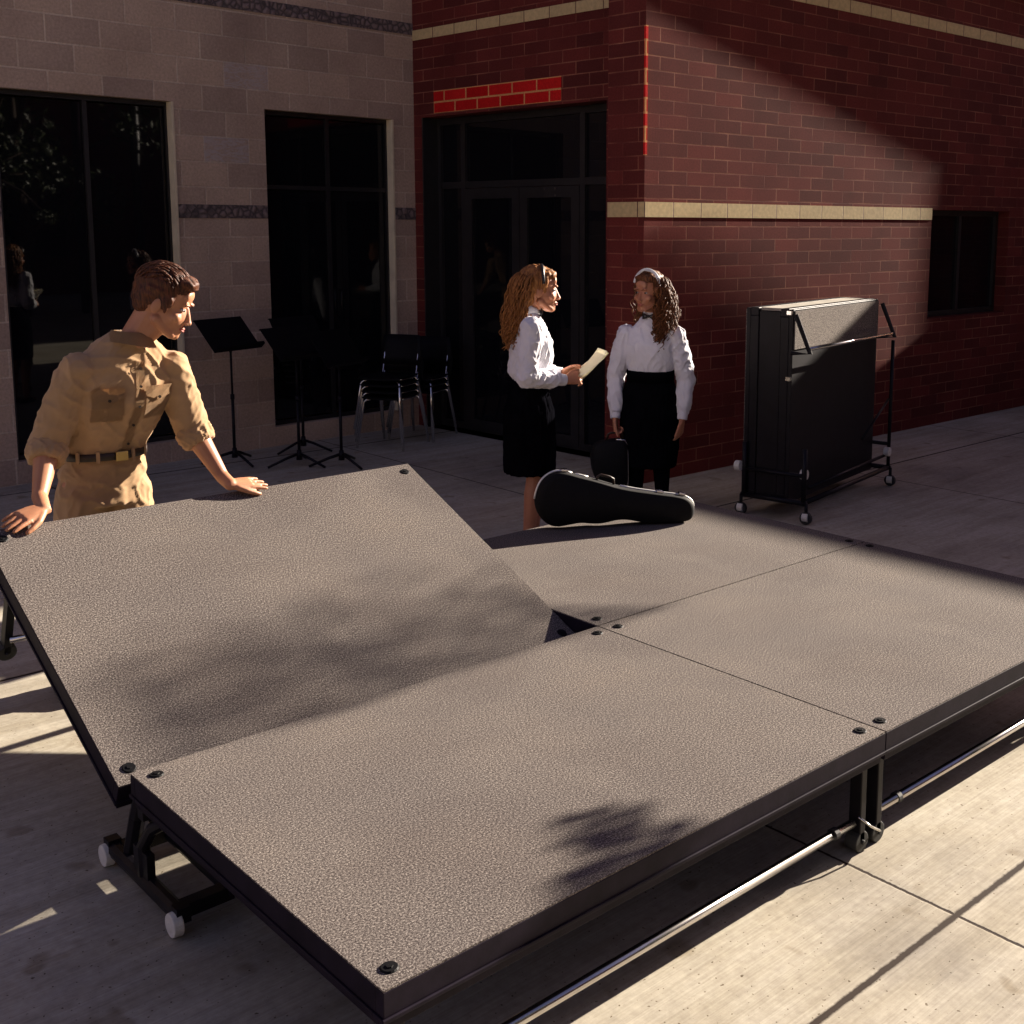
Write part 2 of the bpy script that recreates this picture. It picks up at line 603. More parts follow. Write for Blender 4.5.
def wall_mesh(s0, s1, z0, z1, holes, depth=.22, thick=.35):
    """front face at y=0 facing -y, with openings whose reveals run back by depth."""
    bm = bmesh.new()
    xs = sorted({s0, s1, *[h[0] for h in holes], *[h[1] for h in holes]})
    zs = sorted({z0, z1, *[h[2] for h in holes], *[h[3] for h in holes]})
    def q(a, b_, c_, d_):
        bm.faces.new([bm.verts.new(p) for p in (a, b_, c_, d_)])
    for i in range(len(xs) - 1):
        for j in range(len(zs) - 1):
            a, b_, c_, d_ = xs[i], xs[i + 1], zs[j], zs[j + 1]
            if any(h[0] <= a and b_ <= h[1] and h[2] <= c_ and d_ <= h[3] for h in holes):
                continue
            q((a, 0, c_), (b_, 0, c_), (b_, 0, d_), (a, 0, d_))
    q((s0, 0, z1), (s1, 0, z1), (s1, thick, z1), (s0, thick, z1))
    q((s0, 0, z0), (s0, 0, z1), (s0, thick, z1), (s0, thick, z0))
    q((s1, 0, z0), (s1, 0, z1), (s1, thick, z1), (s1, thick, z0))
    for h in holes:
        a, b_, c_, d_ = h[:4]
        q((a, 0, c_), (a, 0, d_), (a, depth, d_), (a, depth, c_))
        q((b_, 0, c_), (b_, 0, d_), (b_, depth, d_), (b_, depth, c_))
        q((a, 0, d_), (b_, 0, d_), (b_, depth, d_), (a, depth, d_))
        q((a, 0, c_), (b_, 0, c_), (b_, depth, c_), (a, depth, c_))
    q((s0, thick, z0), (s0, thick, z1), (s1, thick, z1), (s1, thick, z0))
    bmesh.ops.remove_doubles(bm, verts=bm.verts, dist=.0001)
    return bm

def rect_prism(bm, x0, x1, y0, y1, z0, z1):
    box(bm, x0, x1, y0, y1, z0, z1)

def frame_mesh(x0, x1, z0, z1, y, w=.05, d=.05, vs=(), hs=()):
    bm = bmesh.new()
    box(bm, x0, x0 + w, y, y + d, z0, z1)
    box(bm, x1 - w, x1, y, y + d, z0, z1)
    box(bm, x0 + w, x1 - w, y, y + d, z1 - w, z1)
    box(bm, x0 + w, x1 - w, y, y + d, z0, z0 + w)
    for v in vs:
        box(bm, v - w / 2, v + w / 2, y + .003, y + d - .003, z0 + w, z1 - w)
    for h in hs:
        box(bm, x0 + w, x1 - w, y + .006, y + d - .006, h - w / 2, h + w / 2)
    return bm

def pane_mesh(x0, x1, z0, z1, y):
    bm = bmesh.new()
    box(bm, x0, x1, y, y + .012, z0, z1)
    return bm

# ---- concrete block building
K = Vector((1.1, 6.04, 0))
bw = thing('block_building', 'grey brown concrete block building with two tall dark windows behind the music stands', 'building', K, YB)
W1 = (-1.40, -.05, .17, 2.895)
W2 = (.765, 2.10, .17, 2.895)
obj('wall', wall_mesh(-9, 2.375, 0, 6.2, [W1, W2, (-4.2, -2.9, .17, 2.895)], .12, .4), MT['block'], bw)
for wi in (W1, W2, (-4.2, -2.9, .17, 2.895)):
    a, b_, c_, d_ = wi
    wn = obj('window', frame_mesh(a + .003, b_ - .003, c_ + .003, d_ - .003, .072, .035, .045, vs=(((a + b_) / 2),), hs=(2.25,) if wi is W2 else ()), MT['metal_frame'], bw)
    pn = obj('pane', pane_mesh(-(b_ - a) / 2 + .05, (b_ - a) / 2 - .05, c_ + .05, d_ - .05, 0), MT['glass'], wn)
    pn.location = ((a + b_) / 2, .098, 0)
    if wi is W1:
        pn.rotation_euler = (0, 0, R(-.9))
    bm = bmesh.new()
    box(bm, b_ - .022, b_ - .003, -.016, .069, c_ + .003, d_ - .003)
    obj('stone_jamb', bm, MT['limestone'], wn)
for z0, z1, spans in ((3.675, 3.78, [(-9, 2.37)]), (1.98, 2.09, [(W1[1] + .003, W2[0] - .003), (W2[1] + .003, 2.37), (-2.89, W1[0] - .003)])):
    for s0, s1 in spans:
        bm = bmesh.new()
        box(bm, s0, s1, -.006, .02, z0, z1)
        obj('patterned_band', bm, MT['decor'], bw)
bm = bmesh.new()
box(bm, -9, 2.37, .41, 7, 5.9, 6.15)
box(bm, -9, -8.8, .41, 7, 0, 5.9)
obj('roof', bm, MT['roof_gravel'], bw)

# ---- red brick building: entrance wall, corner pier, right hand wall
K0 = Vector((3.441, 6.173, 0))
bb = thing('brick_building', 'red brick building with dark glazed entrance, buff stone bands and a corner pier', 'building', K0, 0)
def sub(name, bm, mat, loc, rot, parent=bb, **k):
    o = obj(name, bm, mat, parent, **k)
    pl = Vector(parent.location) if parent is bb else Vector((0, 0, 0))
    o.location = Vector(loc) - pl
    o.rotation_euler = (0, 0, rot)
    return o
RD = YB - PI / 2
e = Vector((math.sin(YB), -math.cos(YB), 0))
TJ0, TJ1, TZ = .12, 2.475, 2.92
ew = sub('entrance_wall', wall_mesh(0, 3.1, 0, 6.2, [(TJ0, TJ1, 0, TZ)], .25, .35), MT['brick'], K0, RD)
bm = bmesh.new()
box(bm, .003, 2.80, -.006, .02, 3.625, 3.715)
sub('stone_band', bm, MT['stone_band'], K0, RD)
# sunlight over the door, painted as a patch of bright red brick
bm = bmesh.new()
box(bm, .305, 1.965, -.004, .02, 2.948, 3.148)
sub('painted_sunlight', bm, MT['brick_sun'], K0, RD, label='brick patch above the entrance coloured bright red in place of sunlight')
# entrance glazing
ent = sub('entrance', frame_mesh(TJ0 + .003, TJ1 - .003, 0, TZ - .003, .17, .06, .07, vs=(.50, 2.04), hs=(2.30,)), MT['metal_frame'], K0, RD)
bm = bmesh.new()
box(bm, TJ0 + .003, TJ0 + .02, -.004, .169, 0, TZ - .003)
obj('jamb_lining', bm, MT['metal_frame'], ent)
obj('transom_pane', pane_mesh(TJ0 + .05, TJ1 - .05, 2.31, TZ - .05, .2), MT['glass'], ent)
for a, b_ in ((TJ0 + .05, .485), (2.055, TJ1 - .05)):
    obj('side_pane', pane_mesh(a, b_, .05, 2.29, .2), MT['glass'], ent)
for a, b_, hs in ((.53, 1.265, 1.2), (1.275, 2.01, 1.34)):
    dr = sub('door', frame_mesh(a, b_, .02, 2.265, .165, .095, .05), MT['metal_frame'], K0, RD)
    obj('pane', pane_mesh(a + .09, b_ - .09, .12, 2.17, .185), MT['glass'], dr)
    bm = bmesh.new()
    cx = 1.21 if a < 1 else 1.33
    tube(bm, [(cx, .165, .95), (cx, .11, .97), (cx, .11, 1.23), (cx, .165, 1.25)], .011)
    obj('handle', bm, MT['steel'], dr, smooth=True)
for i in range(2):
    for j in range(2):
        bm = bmesh.new()
        cone(bm, (1.60 + .13 * i, .165, 2.185 + .06 * j), (1.60 + .13 * i, .158, 2.185 + .06 * j), .009, .009, 8)
        obj('closer_bolt', bm, MT['steel'], dr)

# corner pier and right hand wall
PC = Vector((3.17, 2.87, 0))
PW = .365
PL = PC - e * PW
# pier front local x runs from PL to PC
pier = sub('corner_pier', wall_mesh(0, PW, 0, 6.2, [], .2, .30), MT['brick'], PL, RD)
bm = bmesh.new()
box(bm, -.003, PW + .0035, -.006, .02, 1.995, 2.105)
sub('stone_band', bm, MT['stone_band'], PL, RD)
WA = R(-.6)
rw = sub('side_wall', wall_mesh(0, 9.3, 0, 6.2, [(3.87, 5.35, 1.05, 2.09)], .2, .35), MT['brick'], PC, WA)
bm = bmesh.new()
box(bm, .0, 3.867, -.006, .02, 1.995, 2.105)
sub('stone_band', bm, MT['stone_band'], PC, WA)
bm = bmesh.new()
box(bm, .0, 9.3, -.008, .02, 3.73, 3.83)
sub('stone_band', bm, MT['stone_band'], PC, WA)
wn = sub('window', frame_mesh(3.873, 5.347, 1.053, 2.087, .12, .05, .05, vs=(4.6,)), MT['metal_frame'], PC, WA)
obj('pane', pane_mesh(3.92, 5.30, 1.1, 2.04, .15), MT['glass'], wn)
# sunlight along the corner, painted as a strip of bright red brick
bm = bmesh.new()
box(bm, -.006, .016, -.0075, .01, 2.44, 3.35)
sub('painted_sunlight', bm, MT['brick_corner_sun'], PC, WA, label='thin brick strip on the pier corner, bright red in place of sunlight')
# unseen tapered board added high up to cut the sunlight on this wall
bm = bmesh.new()
pts = [(.0, -.103), (12.0, -.50), (12.0, .0), (0, .0)]
vs = [[bm.verts.new((x, y, z)) for x, y in pts] for z in (4.3, 4.55)]
bm.faces.new(vs[0][::-1]); bm.faces.new(vs[1])
for i in range(4):
    j = (i + 1) % 4
    bm.faces.new((vs[0][i], vs[0][j], vs[1][j], vs[1][i]))
sub('added_sun_board', bm, MT['metal_frame'], PC, WA)
bm = bmesh.new()
box(bm, 3.9, 12.4, 3.0, 13, 5.9, 6.15)
box(bm, 12.1, 12.4, 3.0, 13, 0, 5.9)
sub('roof', bm, MT['roof_gravel'], (0, 0, 0), 0)

# ---- low building out of frame to the right: its roof line shades the far end of the stage
lb = thing('unseen_low_building', 'unseen long low brick building across the court, its flat roof line shading the stage', 'building', (12.3, -2.2, 0), 0)
bm = bmesh.new()
box(bm, .35, 5, 0, 4.8, 0, 2.5)
obj('wall', bm, MT['brick'], lb)
bm = bmesh.new()
box(bm, .36, 5.1, .0, 4.8, 2.503, 2.65)
obj('roof', bm, MT['limestone'], lb)
bm = bmesh.new()
prof = [(0, 0), (0, 4.30), (3.95, 4.30), (4.05, 5.2), (4.27, 5.2), (4.48, 2.85), (4.55, 2.85), (4.57, 5.8), (4.8, 5.8), (4.8, 0)]  # notched top shaped to cut the sunlight reaching the side wall
g = [[bm.verts.new((x, y, z)) for y, z in prof] for x in (0, .30)]
bm.faces.new(g[0]); bm.faces.new(g[1][::-1])
for i in range(len(prof)):
    j = (i + 1) % len(prof)
    bm.faces.new((g[0][i], g[0][j], g[1][j], g[1][i]))
obj('sun_mask_parapet', bm, MT['brick'], lb)
cn = thing('added_canopy', 'unseen high flat roof added to darken the paved side beside the brick wall', 'added_canopy', (8.6, -.8, 0), 0)  # unseen roof added to block sky light on the right
bm = bmesh.new()
box(bm, -5.2, .6, -9.4, 3.2, 5.9, 6.15)
obj('roof', bm, MT['metal_frame'], cn)
for x in (-1.0, .3):
    bm = bmesh.new()
    tube(bm, [(x, -9.2, 0), (x, -9.2, 5.89)], .09, 12)
    obj('added_post', bm, MT['metal_frame'], cn, smooth=True)
tb = thing('added_shade_block', 'unseen brick block added to shade the ground mirrored in the windows', 'building', (14.5, -22, 0), 0)  # unseen block added to keep the mirrored ground out of the sun
bm = bmesh.new()
box(bm, 0, 8, 0, 16.6, 0, 5.0)
obj('wall', bm, MT['brick'], tb)
bm = bmesh.new()
box(bm, -.1, 8.1, -.1, 16.7, 5.003, 5.2)
obj('roof', bm, MT['limestone'], tb)


# ------------------------------------------------------------------ stage units
L, W = 1.83, 1.303

def deck_frame_bm():
    bm = bmesh.new()
    g = .002
    def ring(z0, z1, o, th):
        x0, x1, y0, y1 = g - o, L - g + o, g - o, W - g + o
        box(bm, x0, x1, y0, y0 + th, z0, z1)
        box(bm, x0, x1, y1 - th, y1, z0, z1)
        box(bm, x0, x0 + th, y0 + th, y1 - th, z0, z1)
        box(bm, x1 - th, x1, y0 + th, y1 - th, z0, z1)
    ring(-.062, -.004, 0, .03)
    ring(-.072, -.062, .005, .04)
    ring(-.100, -.072, -.008, .025)
    box(bm, .033, L - .033, .033, W - .033, -.03, -.012)
    for i in range(1, 4):
        x = L * i / 4
        box(bm, x - .02, x + .02, .034, W - .034, -.075, -.031)
    return bm

def carpet_bm():
    bm = bmesh.new()
    i = .0035
    box(bm, i, L - i, i, W - i, -.011, .0)
    return bm

def lock_bm(x, y):
    bm = bmesh.new()
    cone(bm, (x, y, .0005), (x, y, .004), .021, .018, 16)
    cone(bm, (x, y, .004), (x, y, .0065), .009, .008, 6)
    return bm
FR, CP = None, None
def make_deck(parent, Mw):
    """deck with carpet and corner locks; Mw maps deck space to the unit's space"""
    global FR, CP
    d = obj('deck', deck_frame_bm(), MT['black_rail'], parent, bevel=.002)
    d.matrix_local = Mw
    obj('carpet', carpet_bm(), MT['carpet'], d)
    for x in (.055, L - .055):
        for y in (.06, W - .06):
            obj('corner_lock', lock_bm(x, y), MT['plastic_black'], d, smooth=False)
    return d

def hinge_frame(parent, x, sx):
    """wheeled frame under the hinge line. sx=+1: outer bar faces -x"""
    bm = bmesh.new()
    zb = .055
    xo, xi = x, x + sx * .16
    tube(bm, [(xo, -.225, zb), (xo, .225, zb)], .024, 10)
    tube(bm, [(xi, -.225, zb), (xi, .225, zb)], .02, 10)
    for y in (-.215, .215):
        box(bm, min(xo, xi), max(xo, xi), y - .022, y + .022, zb - .02, zb + .02)
    # uprights
    box(bm, xi - .02, xi + .02, -.25, -.20, zb, .288)
    tube(bm, [(xo + sx * .02, .15, zb + .01), (xo + sx * .03, .11, .20), (xo + sx * .03, .06, .285)], .026, 8)
    tube(bm, [(xo, .0, zb), (xo, .0, .16), (xo + sx * .02, -.02, .21), (xo + sx * .06, -.07, .25), (xo + sx * .1, -.16, .285)], .02, 10)
    box(bm, xo - .012, xo + .012, -.05, .05, zb, .15)
    tube(bm, [(xi, .2, zb), (xi, .06, .2), (xi, .02, .285)], .016, 8)
    box(bm, xo - .005, xi + .005 * sx, -.02, .02, .24, .285)
    fr = obj('hinge_frame', bm, MT['black_metal'], parent, smooth=False, bevel=.002)
    for y in (-.243, .243):
        b2 = bmesh.new()
        cone(b2, (xo - sx * .034, y, .037), (xo - sx * .006, y, .037), .033, .036, 20)
        cone(b2, (xo - sx * .036, y, .037), (xo - sx * .034, y, .037), .012, .02, 12)
        obj('wheel', b2, MT['wheel_white'], fr, bevel=.003)
        b2 = bmesh.new()
        box(b2, xo - .02, xo + .02, y - .02, y + .02, .04, .085)
        obj('wheel_bracket', b2, MT['black_metal'], fr)
    return fr

def end_leg(parent, p, down, x2=0):
    """square leg with a round foot; p top point, down vector"""
    p, down = Vector(p), Vector(down)
    bm = bmesh.new()
    u_ = Vector((1, 0, 0))
    v_ = down.normalized().cross(u_).normalized()
    q = p + down
    for (a, b_) in (((-.014, -.022), (.014, .022)),):
        c = []
        for P in (p, q):
            for (sx, sy) in ((a[0], a[1]), (b_[0], a[1]), (b_[0], b_[1]), (a[0], b_[1])):
                c.append(bm.verts.new(P + u_ * sx + v_ * sy))
        for i in range(4):
            j = (i + 1) % 4
            bm.faces.new((c[i], c[j], c[4 + j], c[4 + i]))
        bm.faces.new(c[:4]); bm.faces.new(c[4:])
    o = obj('leg', bm, MT['black_metal'], parent, bevel=.003)
    b2 = bmesh.new()
    c0 = q - down.normalized() * .0
    cone(b2, c0 - v_ * .022, c0 + v_ * .022, .034, .034, 18)
    cone(b2, c0 - v_ * .03, c0 + v_ * .03, .008, .008, 8)
    obj('foot', b2, MT['rubber'], o, bevel=.003)
    return o

TB = R(23.93)
MB = Matrix.Translation((-L, .0905, .312)) @ Matrix.Rotation(TB, 4, 'X')

u1 = thing('folding_stage', 'front carpeted folding stage unit with its rear deck tilted up under the man\'s hands', 'stage', (-.915, 0, 0), 0, 'folding stage units')
def rel(M_, p):
    return Matrix.Translation(-Vector(p)) @ M_
p1 = (-.915, 0, 0)
make_deck(u1, rel(Matrix.Translation((-L, -W, H)), p1))
dB = make_deck(u1, rel(MB, p1))

def shift(o, p):
    for ob in [o]:
        ob.location = Vector(ob.location) - Vector(p)
for x, sx in ((-1.80, 1), (-.06, -1)):
    shift(hinge_frame(u1, x, sx), p1)
for x in (-1.77, -.06):
    shift(end_leg(u1, (x, -W + .055, H - .1), (0, 0, -.255)), p1)
nB = Vector((0, -math.sin(TB), math.cos(TB)))
for x in (.05, L - .05):
    P = MB @ Vector((x, W - .2, -.1))
    shift(end_leg(u1, P, -nB * .30), p1)
    # folding arm between deck B and the hinge frame
    bm = bmesh.new()
    P = MB @ Vector((x + (.03 if x < 1 else -.03), W - .22, -.12))
    Q = Vector((P.x, .05, .20))
    tube(bm, [P, Q], .012, 8)
    shift(obj('folding_arm', bm, MT['black_metal'], u1, smooth=True), p1)

def rod(parent, x0, x1, y, z, p, r_=.0125):
    bm = bmesh.new()
    tube(bm, [(x0, y, z), (x1, y, z)], r_, 12)
    o = obj('stabiliser_rod', bm, MT['steel'], parent, smooth=True)
    for x in (x0 + .1, x1 - .1):
        b2 = bmesh.new()
        cone(b2, (x - .01, y, z), (x + .01, y, z), r_ + .005, r_ + .005, 12)
        obj('collar', b2, MT['rubber'], o)
    shift(o, p)
rod(u1, -1.75, -.085, -W + .053, .10, p1, .014)
bm = bmesh.new()
tube(bm, [(-.075, -W + .04, .12), (-.04, -W + .015, .085), (.0, -W + .01, .06), (.01, -W + .03, .045)], .004, 6)
shift(obj('retaining_wire', bm, MT['steel'], u1, smooth=True), p1)
bm = bmesh.new()
Pb = MB @ Vector((.0, W - .23, -.33))
tube(bm, [Pb + Vector((.05, 0, 0)), MB @ Vector((L - .05, W - .23, -.33))], .012, 10)
shift(obj('stabiliser_rod', bm, MT['steel'], u1, smooth=True), p1)

u2 = thing('folding_stage', 'flat carpeted folding stage unit under the violin case, opened out level with both decks', 'stage', (.915, 0, 0), 0, 'folding stage units')
p2 = (.915, 0, 0)
make_deck(u2, rel(Matrix.Translation((0, -W, H)), p2))
make_deck(u2, rel(Matrix.Translation((0, 0, H)), p2))
for x, sx in ((.05, 1), (1.78, -1)):
    shift(hinge_frame(u2, x, sx), p2)
for x in (.03, 1.78):
    for y in (-W + .055, W - .055):
        shift(end_leg(u2, (x, y, H - .1), (0, 0, -.255)), p2)
rod(u2, .06, 1.75, -W + .053, .10, p2, .014)
rod(u2, .06, 1.75, W - .035, .10, p2)

# ------------------------------------------------------------------ stage unit folded upright on its wheels
fs = thing('folded_stage', 'black stage unit folded upright on wheels against the brick side wall', 'stage', (3.10, 1.42, 0), R(11), 'folding stage units')
FL, FH = 1.40, 1.28
def flat_deck(y, side):
    bm = bmesh.new()
    z0 = .12
    box(bm, 0, FL, y, y + .03, z0, z0 + FH)
    o_ = -.0
    for (a, b_, c, d) in ((0, FL, z0 - .004, z0 + .05), (0, FL, z0 + FH - .05, z0 + FH + .004)):
        box(bm, a, b_, y + .031, y + .09, c, d) if side > 0 else box(bm, a, b_, y - .06, y - .001, c, d)
    for a in (0, FL - .05):
        (box(bm, a, a + .05, y + .031, y + .09, z0 + .051, z0 + FH - .051) if side > 0 else box(bm, a, a + .05, y - .06, y - .001, z0 + .051, z0 + FH - .051))
    o = obj('deck', bm, MT['black_metal'], fs, bevel=.003)
    bm = bmesh.new()
    if side > 0:
        box(bm, .012, FL - .012, y - .010, y - .001, z0 + FH - .26, z0 + FH - .012)
    else:
        box(bm, .012, FL - .012, y + .031, y + .04, z0 + .012, z0 + FH - .012)
    obj('carpet', bm, MT['carpet'], o)
flat_deck(.02, 1)
flat_deck(.33, -1)
# light edge strip along the top between the panels
bm = bmesh.new()
box(bm, .02, FL - .02, .115, .262, FH + .105, FH + .124)
obj('top_panel', bm, MT['top_grey'], fs)
bm = bmesh.new()
box(bm, .006, FL - .006, .114, .265, .13, FH + .10)
obj('inner_pack', bm, MT['black_metal'], fs)
for x in (-.018, FL + .018):
    bm = bmesh.new()
    tube(bm, [(x, -.005, FH + .09), (x + .03, -.10, FH - .16), (x, .02, FH - .16)], .016, 8)
    obj('leg', bm, MT['black_metal'], fs)
bm = bmesh.new()
tube(bm, [(.01, -.095, FH - .13), (FL, -.095, FH - .13)], .012, 10)
obj('stabiliser_rod', bm, MT['steel'], fs, smooth=True)
bm = bmesh.new()
for y in (-.10, .34):
    tube(bm, [(-.02, y, .14), (FL + .02, y, .14)], .018, 8)
    tube(bm, [(-.02, y, .14), (-.02, y, .5)], .018, 8)
    tube(bm, [(FL + .02, y, .14), (FL + .02, y, 1.1)], .014, 8)
tube(bm, [(.1, -.08, .22), (FL, -.09, .24)], .012, 8)
tube(bm, [(FL * .68, -.08, .42), (FL + .0, -.09, .66)], .009, 8)
for x in (-.02, FL + .02):
    tube(bm, [(x, -.12, .14), (x, .36, .14)], .018, 8)
    tube(bm, [(x, -.10, .32), (x, .34, .32)], .014, 8)
    for y in (-.12, .36):
        tube(bm, [(x, y, .14), (x, y, .06)], .012, 8)
fr = obj('wheel_frame', bm, MT['black_metal'], fs, smooth=True)
for x in (-.02, FL + .02):
    for y in (-.12, .36):
        b2 = bmesh.new()
        cone(b2, (x - .014, y, .043), (x + .014, y, .043), .042, .042, 18)
        obj('wheel', b2, MT['rubber'], fr, bevel=.004)
        b2 = bmesh.new()
        cone(b2, (x - .018, y, .043), (x + .018, y, .043), .018, .018, 12)
        cone(b2, (x, y - .02, .05), (x, y + .02, .05), .03, .03, 12)
        obj('wheel_hub', b2, MT['wheel_white'], fr)
for (x, y, z) in ((.03, -.075, .32), (-.05, .37, .34), (FL - .03, -.11, .27)):
    b2 = bmesh.new()
    cone(b2, (x, y - .02, z), (x, y + .02, z), .034, .034, 18)
    cone(b2, (x, y - .025, z), (x, y - .02, z), .012, .012, 10)
    obj('wheel', b2, MT['wheel_white'], fr, bevel=.004)
for (x, z) in ((-.006, 1.38), (.0, .95)):
    bm = bmesh.new()
    box(bm, x - .03, x - .002, .02, .05, z - .012, z + .012)
    obj('latch', bm, MT['steel'], fs)

# ------------------------------------------------------------------ violin case on the stage
def case_outline():
    P = [(-.067, .12), (-.055, .19), (-.025, .25), (.03, .285), (.085, .286), (.16, .262), (.25, .236), (.40, .184), (.60, .148), (.72, .128), (.77, .105),
         (.79, .06), (.775, .0), (.72, -.012), (.60, -.008), (.50, .0), (.42, .020), (.36, .022), (.28, .006), (.22, .008), (.16, .018), (.08, .006), (.02, .0), (-.04, .045)]
    return [Vector((x, 0, z + .012)) for x, z in P]

def smooth_loop(P, n=3):
    for _ in range(n):
        Q = []
        for i in range(len(P)):
            a, b_ = P[i], P[(i + 1) % len(P)]
            Q += [a * .75 + b_ * .25, a * .25 + b_ * .75]
        P = Q
    return P

vc = thing('violin_case', 'black violin case standing on its edge at the back of the stage', 'instrument case',
           (.82, 1.245, H + .002), math.atan2(-.499, .867))
out = smooth_loop(case_outline(), 2)
bm = bmesh.new()
cen = Vector((.35, 0, .12))
def ringat(y, s):
    return [bm.verts.new(cen + (p - cen) * s + Vector((0, y, 0))) for p in out]
secs = [ringat(-.055, .90), ringat(-.048, .965), ringat(-.03, .995), ringat(-.004, 1), ringat(.004, 1), ringat(.03, .995), ringat(.048, .965), ringat(.055, .90)]
for a, b_ in zip(secs, secs[1:]):
    for i in range(len(a)):
        j = (i + 1) % len(a)
        bm.faces.new((a[i], a[j], b_[j], b_[i]))
bm.faces.new(secs[0]); bm.faces.new(secs[-1][::-1])
obj('shell', bm, MT['case_black'], vc, smooth=True)
bm = bmesh.new()
def strip(sel, off=.003, wd=.006):
    tube(bm, [cen + (p - cen) * 1.0 + (p - cen).normalized() * off for p in sel], wd, 8)
n_ = len(out)
top = [p for p in out if p.z > .03]
# metal valance round the seam, broken where the lining padding covers it
def seg(cond):
    s = []
    for p in out:
        if cond(p):
            s.append(p)
    return s
s1 = [p for p in out if p.z > .09 and p.x < .14]
s1.sort(key=lambda p: math.atan2(p.z - .15, p.x - .04), reverse=True)
s1 = [p for p in s1 if math.atan2(p.z - .15, p.x - .04) > -.1]
strip(s1)
strip(sorted([p for p in out if p.z > .215 and .14 <= p.x < .235], key=lambda p: p.x))
strip(sorted([p for p in out if .36 < p.x < .787 and p.z > .07], key=lambda p: p.x))
obj('metal_trim', bm, MT['trim'], vc, smooth=True)
for (x, z, a) in ((.09, .302, -.1), (.60, .165, -.2), (.72, .148, -.3)):
    bm = bmesh.new()
    box(bm, -.018, .018, -.02, .012, -.004, .006, Matrix.Translation((x, 0, z)) @ Matrix.Rotation(-a, 4, 'Y'))
    obj('latch', bm, MT['chrome'], vc, bevel=.001)
bm = bmesh.new()
tube(bm, [(.26, 0, .235), (.265, 0, .26), (.285, 0, .268), (.33, 0, .255), (.35, 0, .243), (.352, 0, .215)], .007, 8)
obj('handle', bm, MT['leather'], vc, smooth=True)

# ------------------------------------------------------------------ music stands
def music_stand(loc, rz, hgt, tilt, label, legr=.26, spin=0):
    s = thing('music_stand', label, 'music stand', loc, rz, 'music stands by the block building')
    bm = bmesh.new()
    tube(bm, [(0, 0, .06), (0, 0, .55)], .0125, 10)
    tube(bm, [(0, 0, .55), (0, 0, hgt - .10)], .009, 10)
    cone(bm, (0, 0, .53), (0, 0, .57), .017, .017, 10)
    obj('pole', bm, MT['black_metal'], s, smooth=True)
    bm = bmesh.new()
    cone(bm, (0, 0, .05), (0, 0, .13), .026, .018, 10)
    for k in range(3):
        a = spin + k * 2 * PI / 3
        c, sn = math.cos(a), math.sin(a)
        tube(bm, [(c * .015, sn * .015, .095), (c * .09, sn * .09, .075), (c * legr, sn * legr, .012)], [.013, .012, .010], 8)
    obj('tripod_base', bm, MT['black_metal'], s, smooth=True)
    Mx = Matrix.Translation((0, 0, hgt)) @ Matrix.Rotation(tilt, 4, 'X')
    bm = bmesh.new()
    box(bm, -.25, .25, -.002, .002, -.13, .20, Mx)
    box(bm, -.25, .25, -.06, -.003, -.133, -.128, Mx)
    box(bm, -.25, .25, -.062, -.057, -.126, -.11, Mx)
    box(bm, -.25, .25, .003, .012, .195, .20, Mx)
    obj('desk', bm, MT['plastic_black'], s)
    bm = bmesh.new()
    tube(bm, [(0, 0, hgt - .12), Mx @ Vector((0, .02, -.02))], .012, 8)
    tube(bm, [Mx @ Vector((-.06, .015, -.02)), Mx @ Vector((.06, .015, -.02))], .010, 8)
    obj('tilt_joint', bm, MT['black_metal'], s)
    return s
music_stand((1.255, 5.63, 0), R(18), 1.03, R(-42), 'leftmost black music stand, its tilted desk against the pale block pier', spin=.3)
music_stand((1.60, 5.20, 0), R(16), .97, R(-42), 'black music stand with its desk half in front of the second window\'s left edge', spin=.6)
music_stand((1.845, 4.96, 0), R(24), .93, R(-34), 'nearest black music stand, in front of the middle of the second window', spin=.2)
music_stand((1.93, 5.72, 0), R(14), .98, R(-30), 'black music stand standing close to the second window behind the two nearer stands', spin=.9)

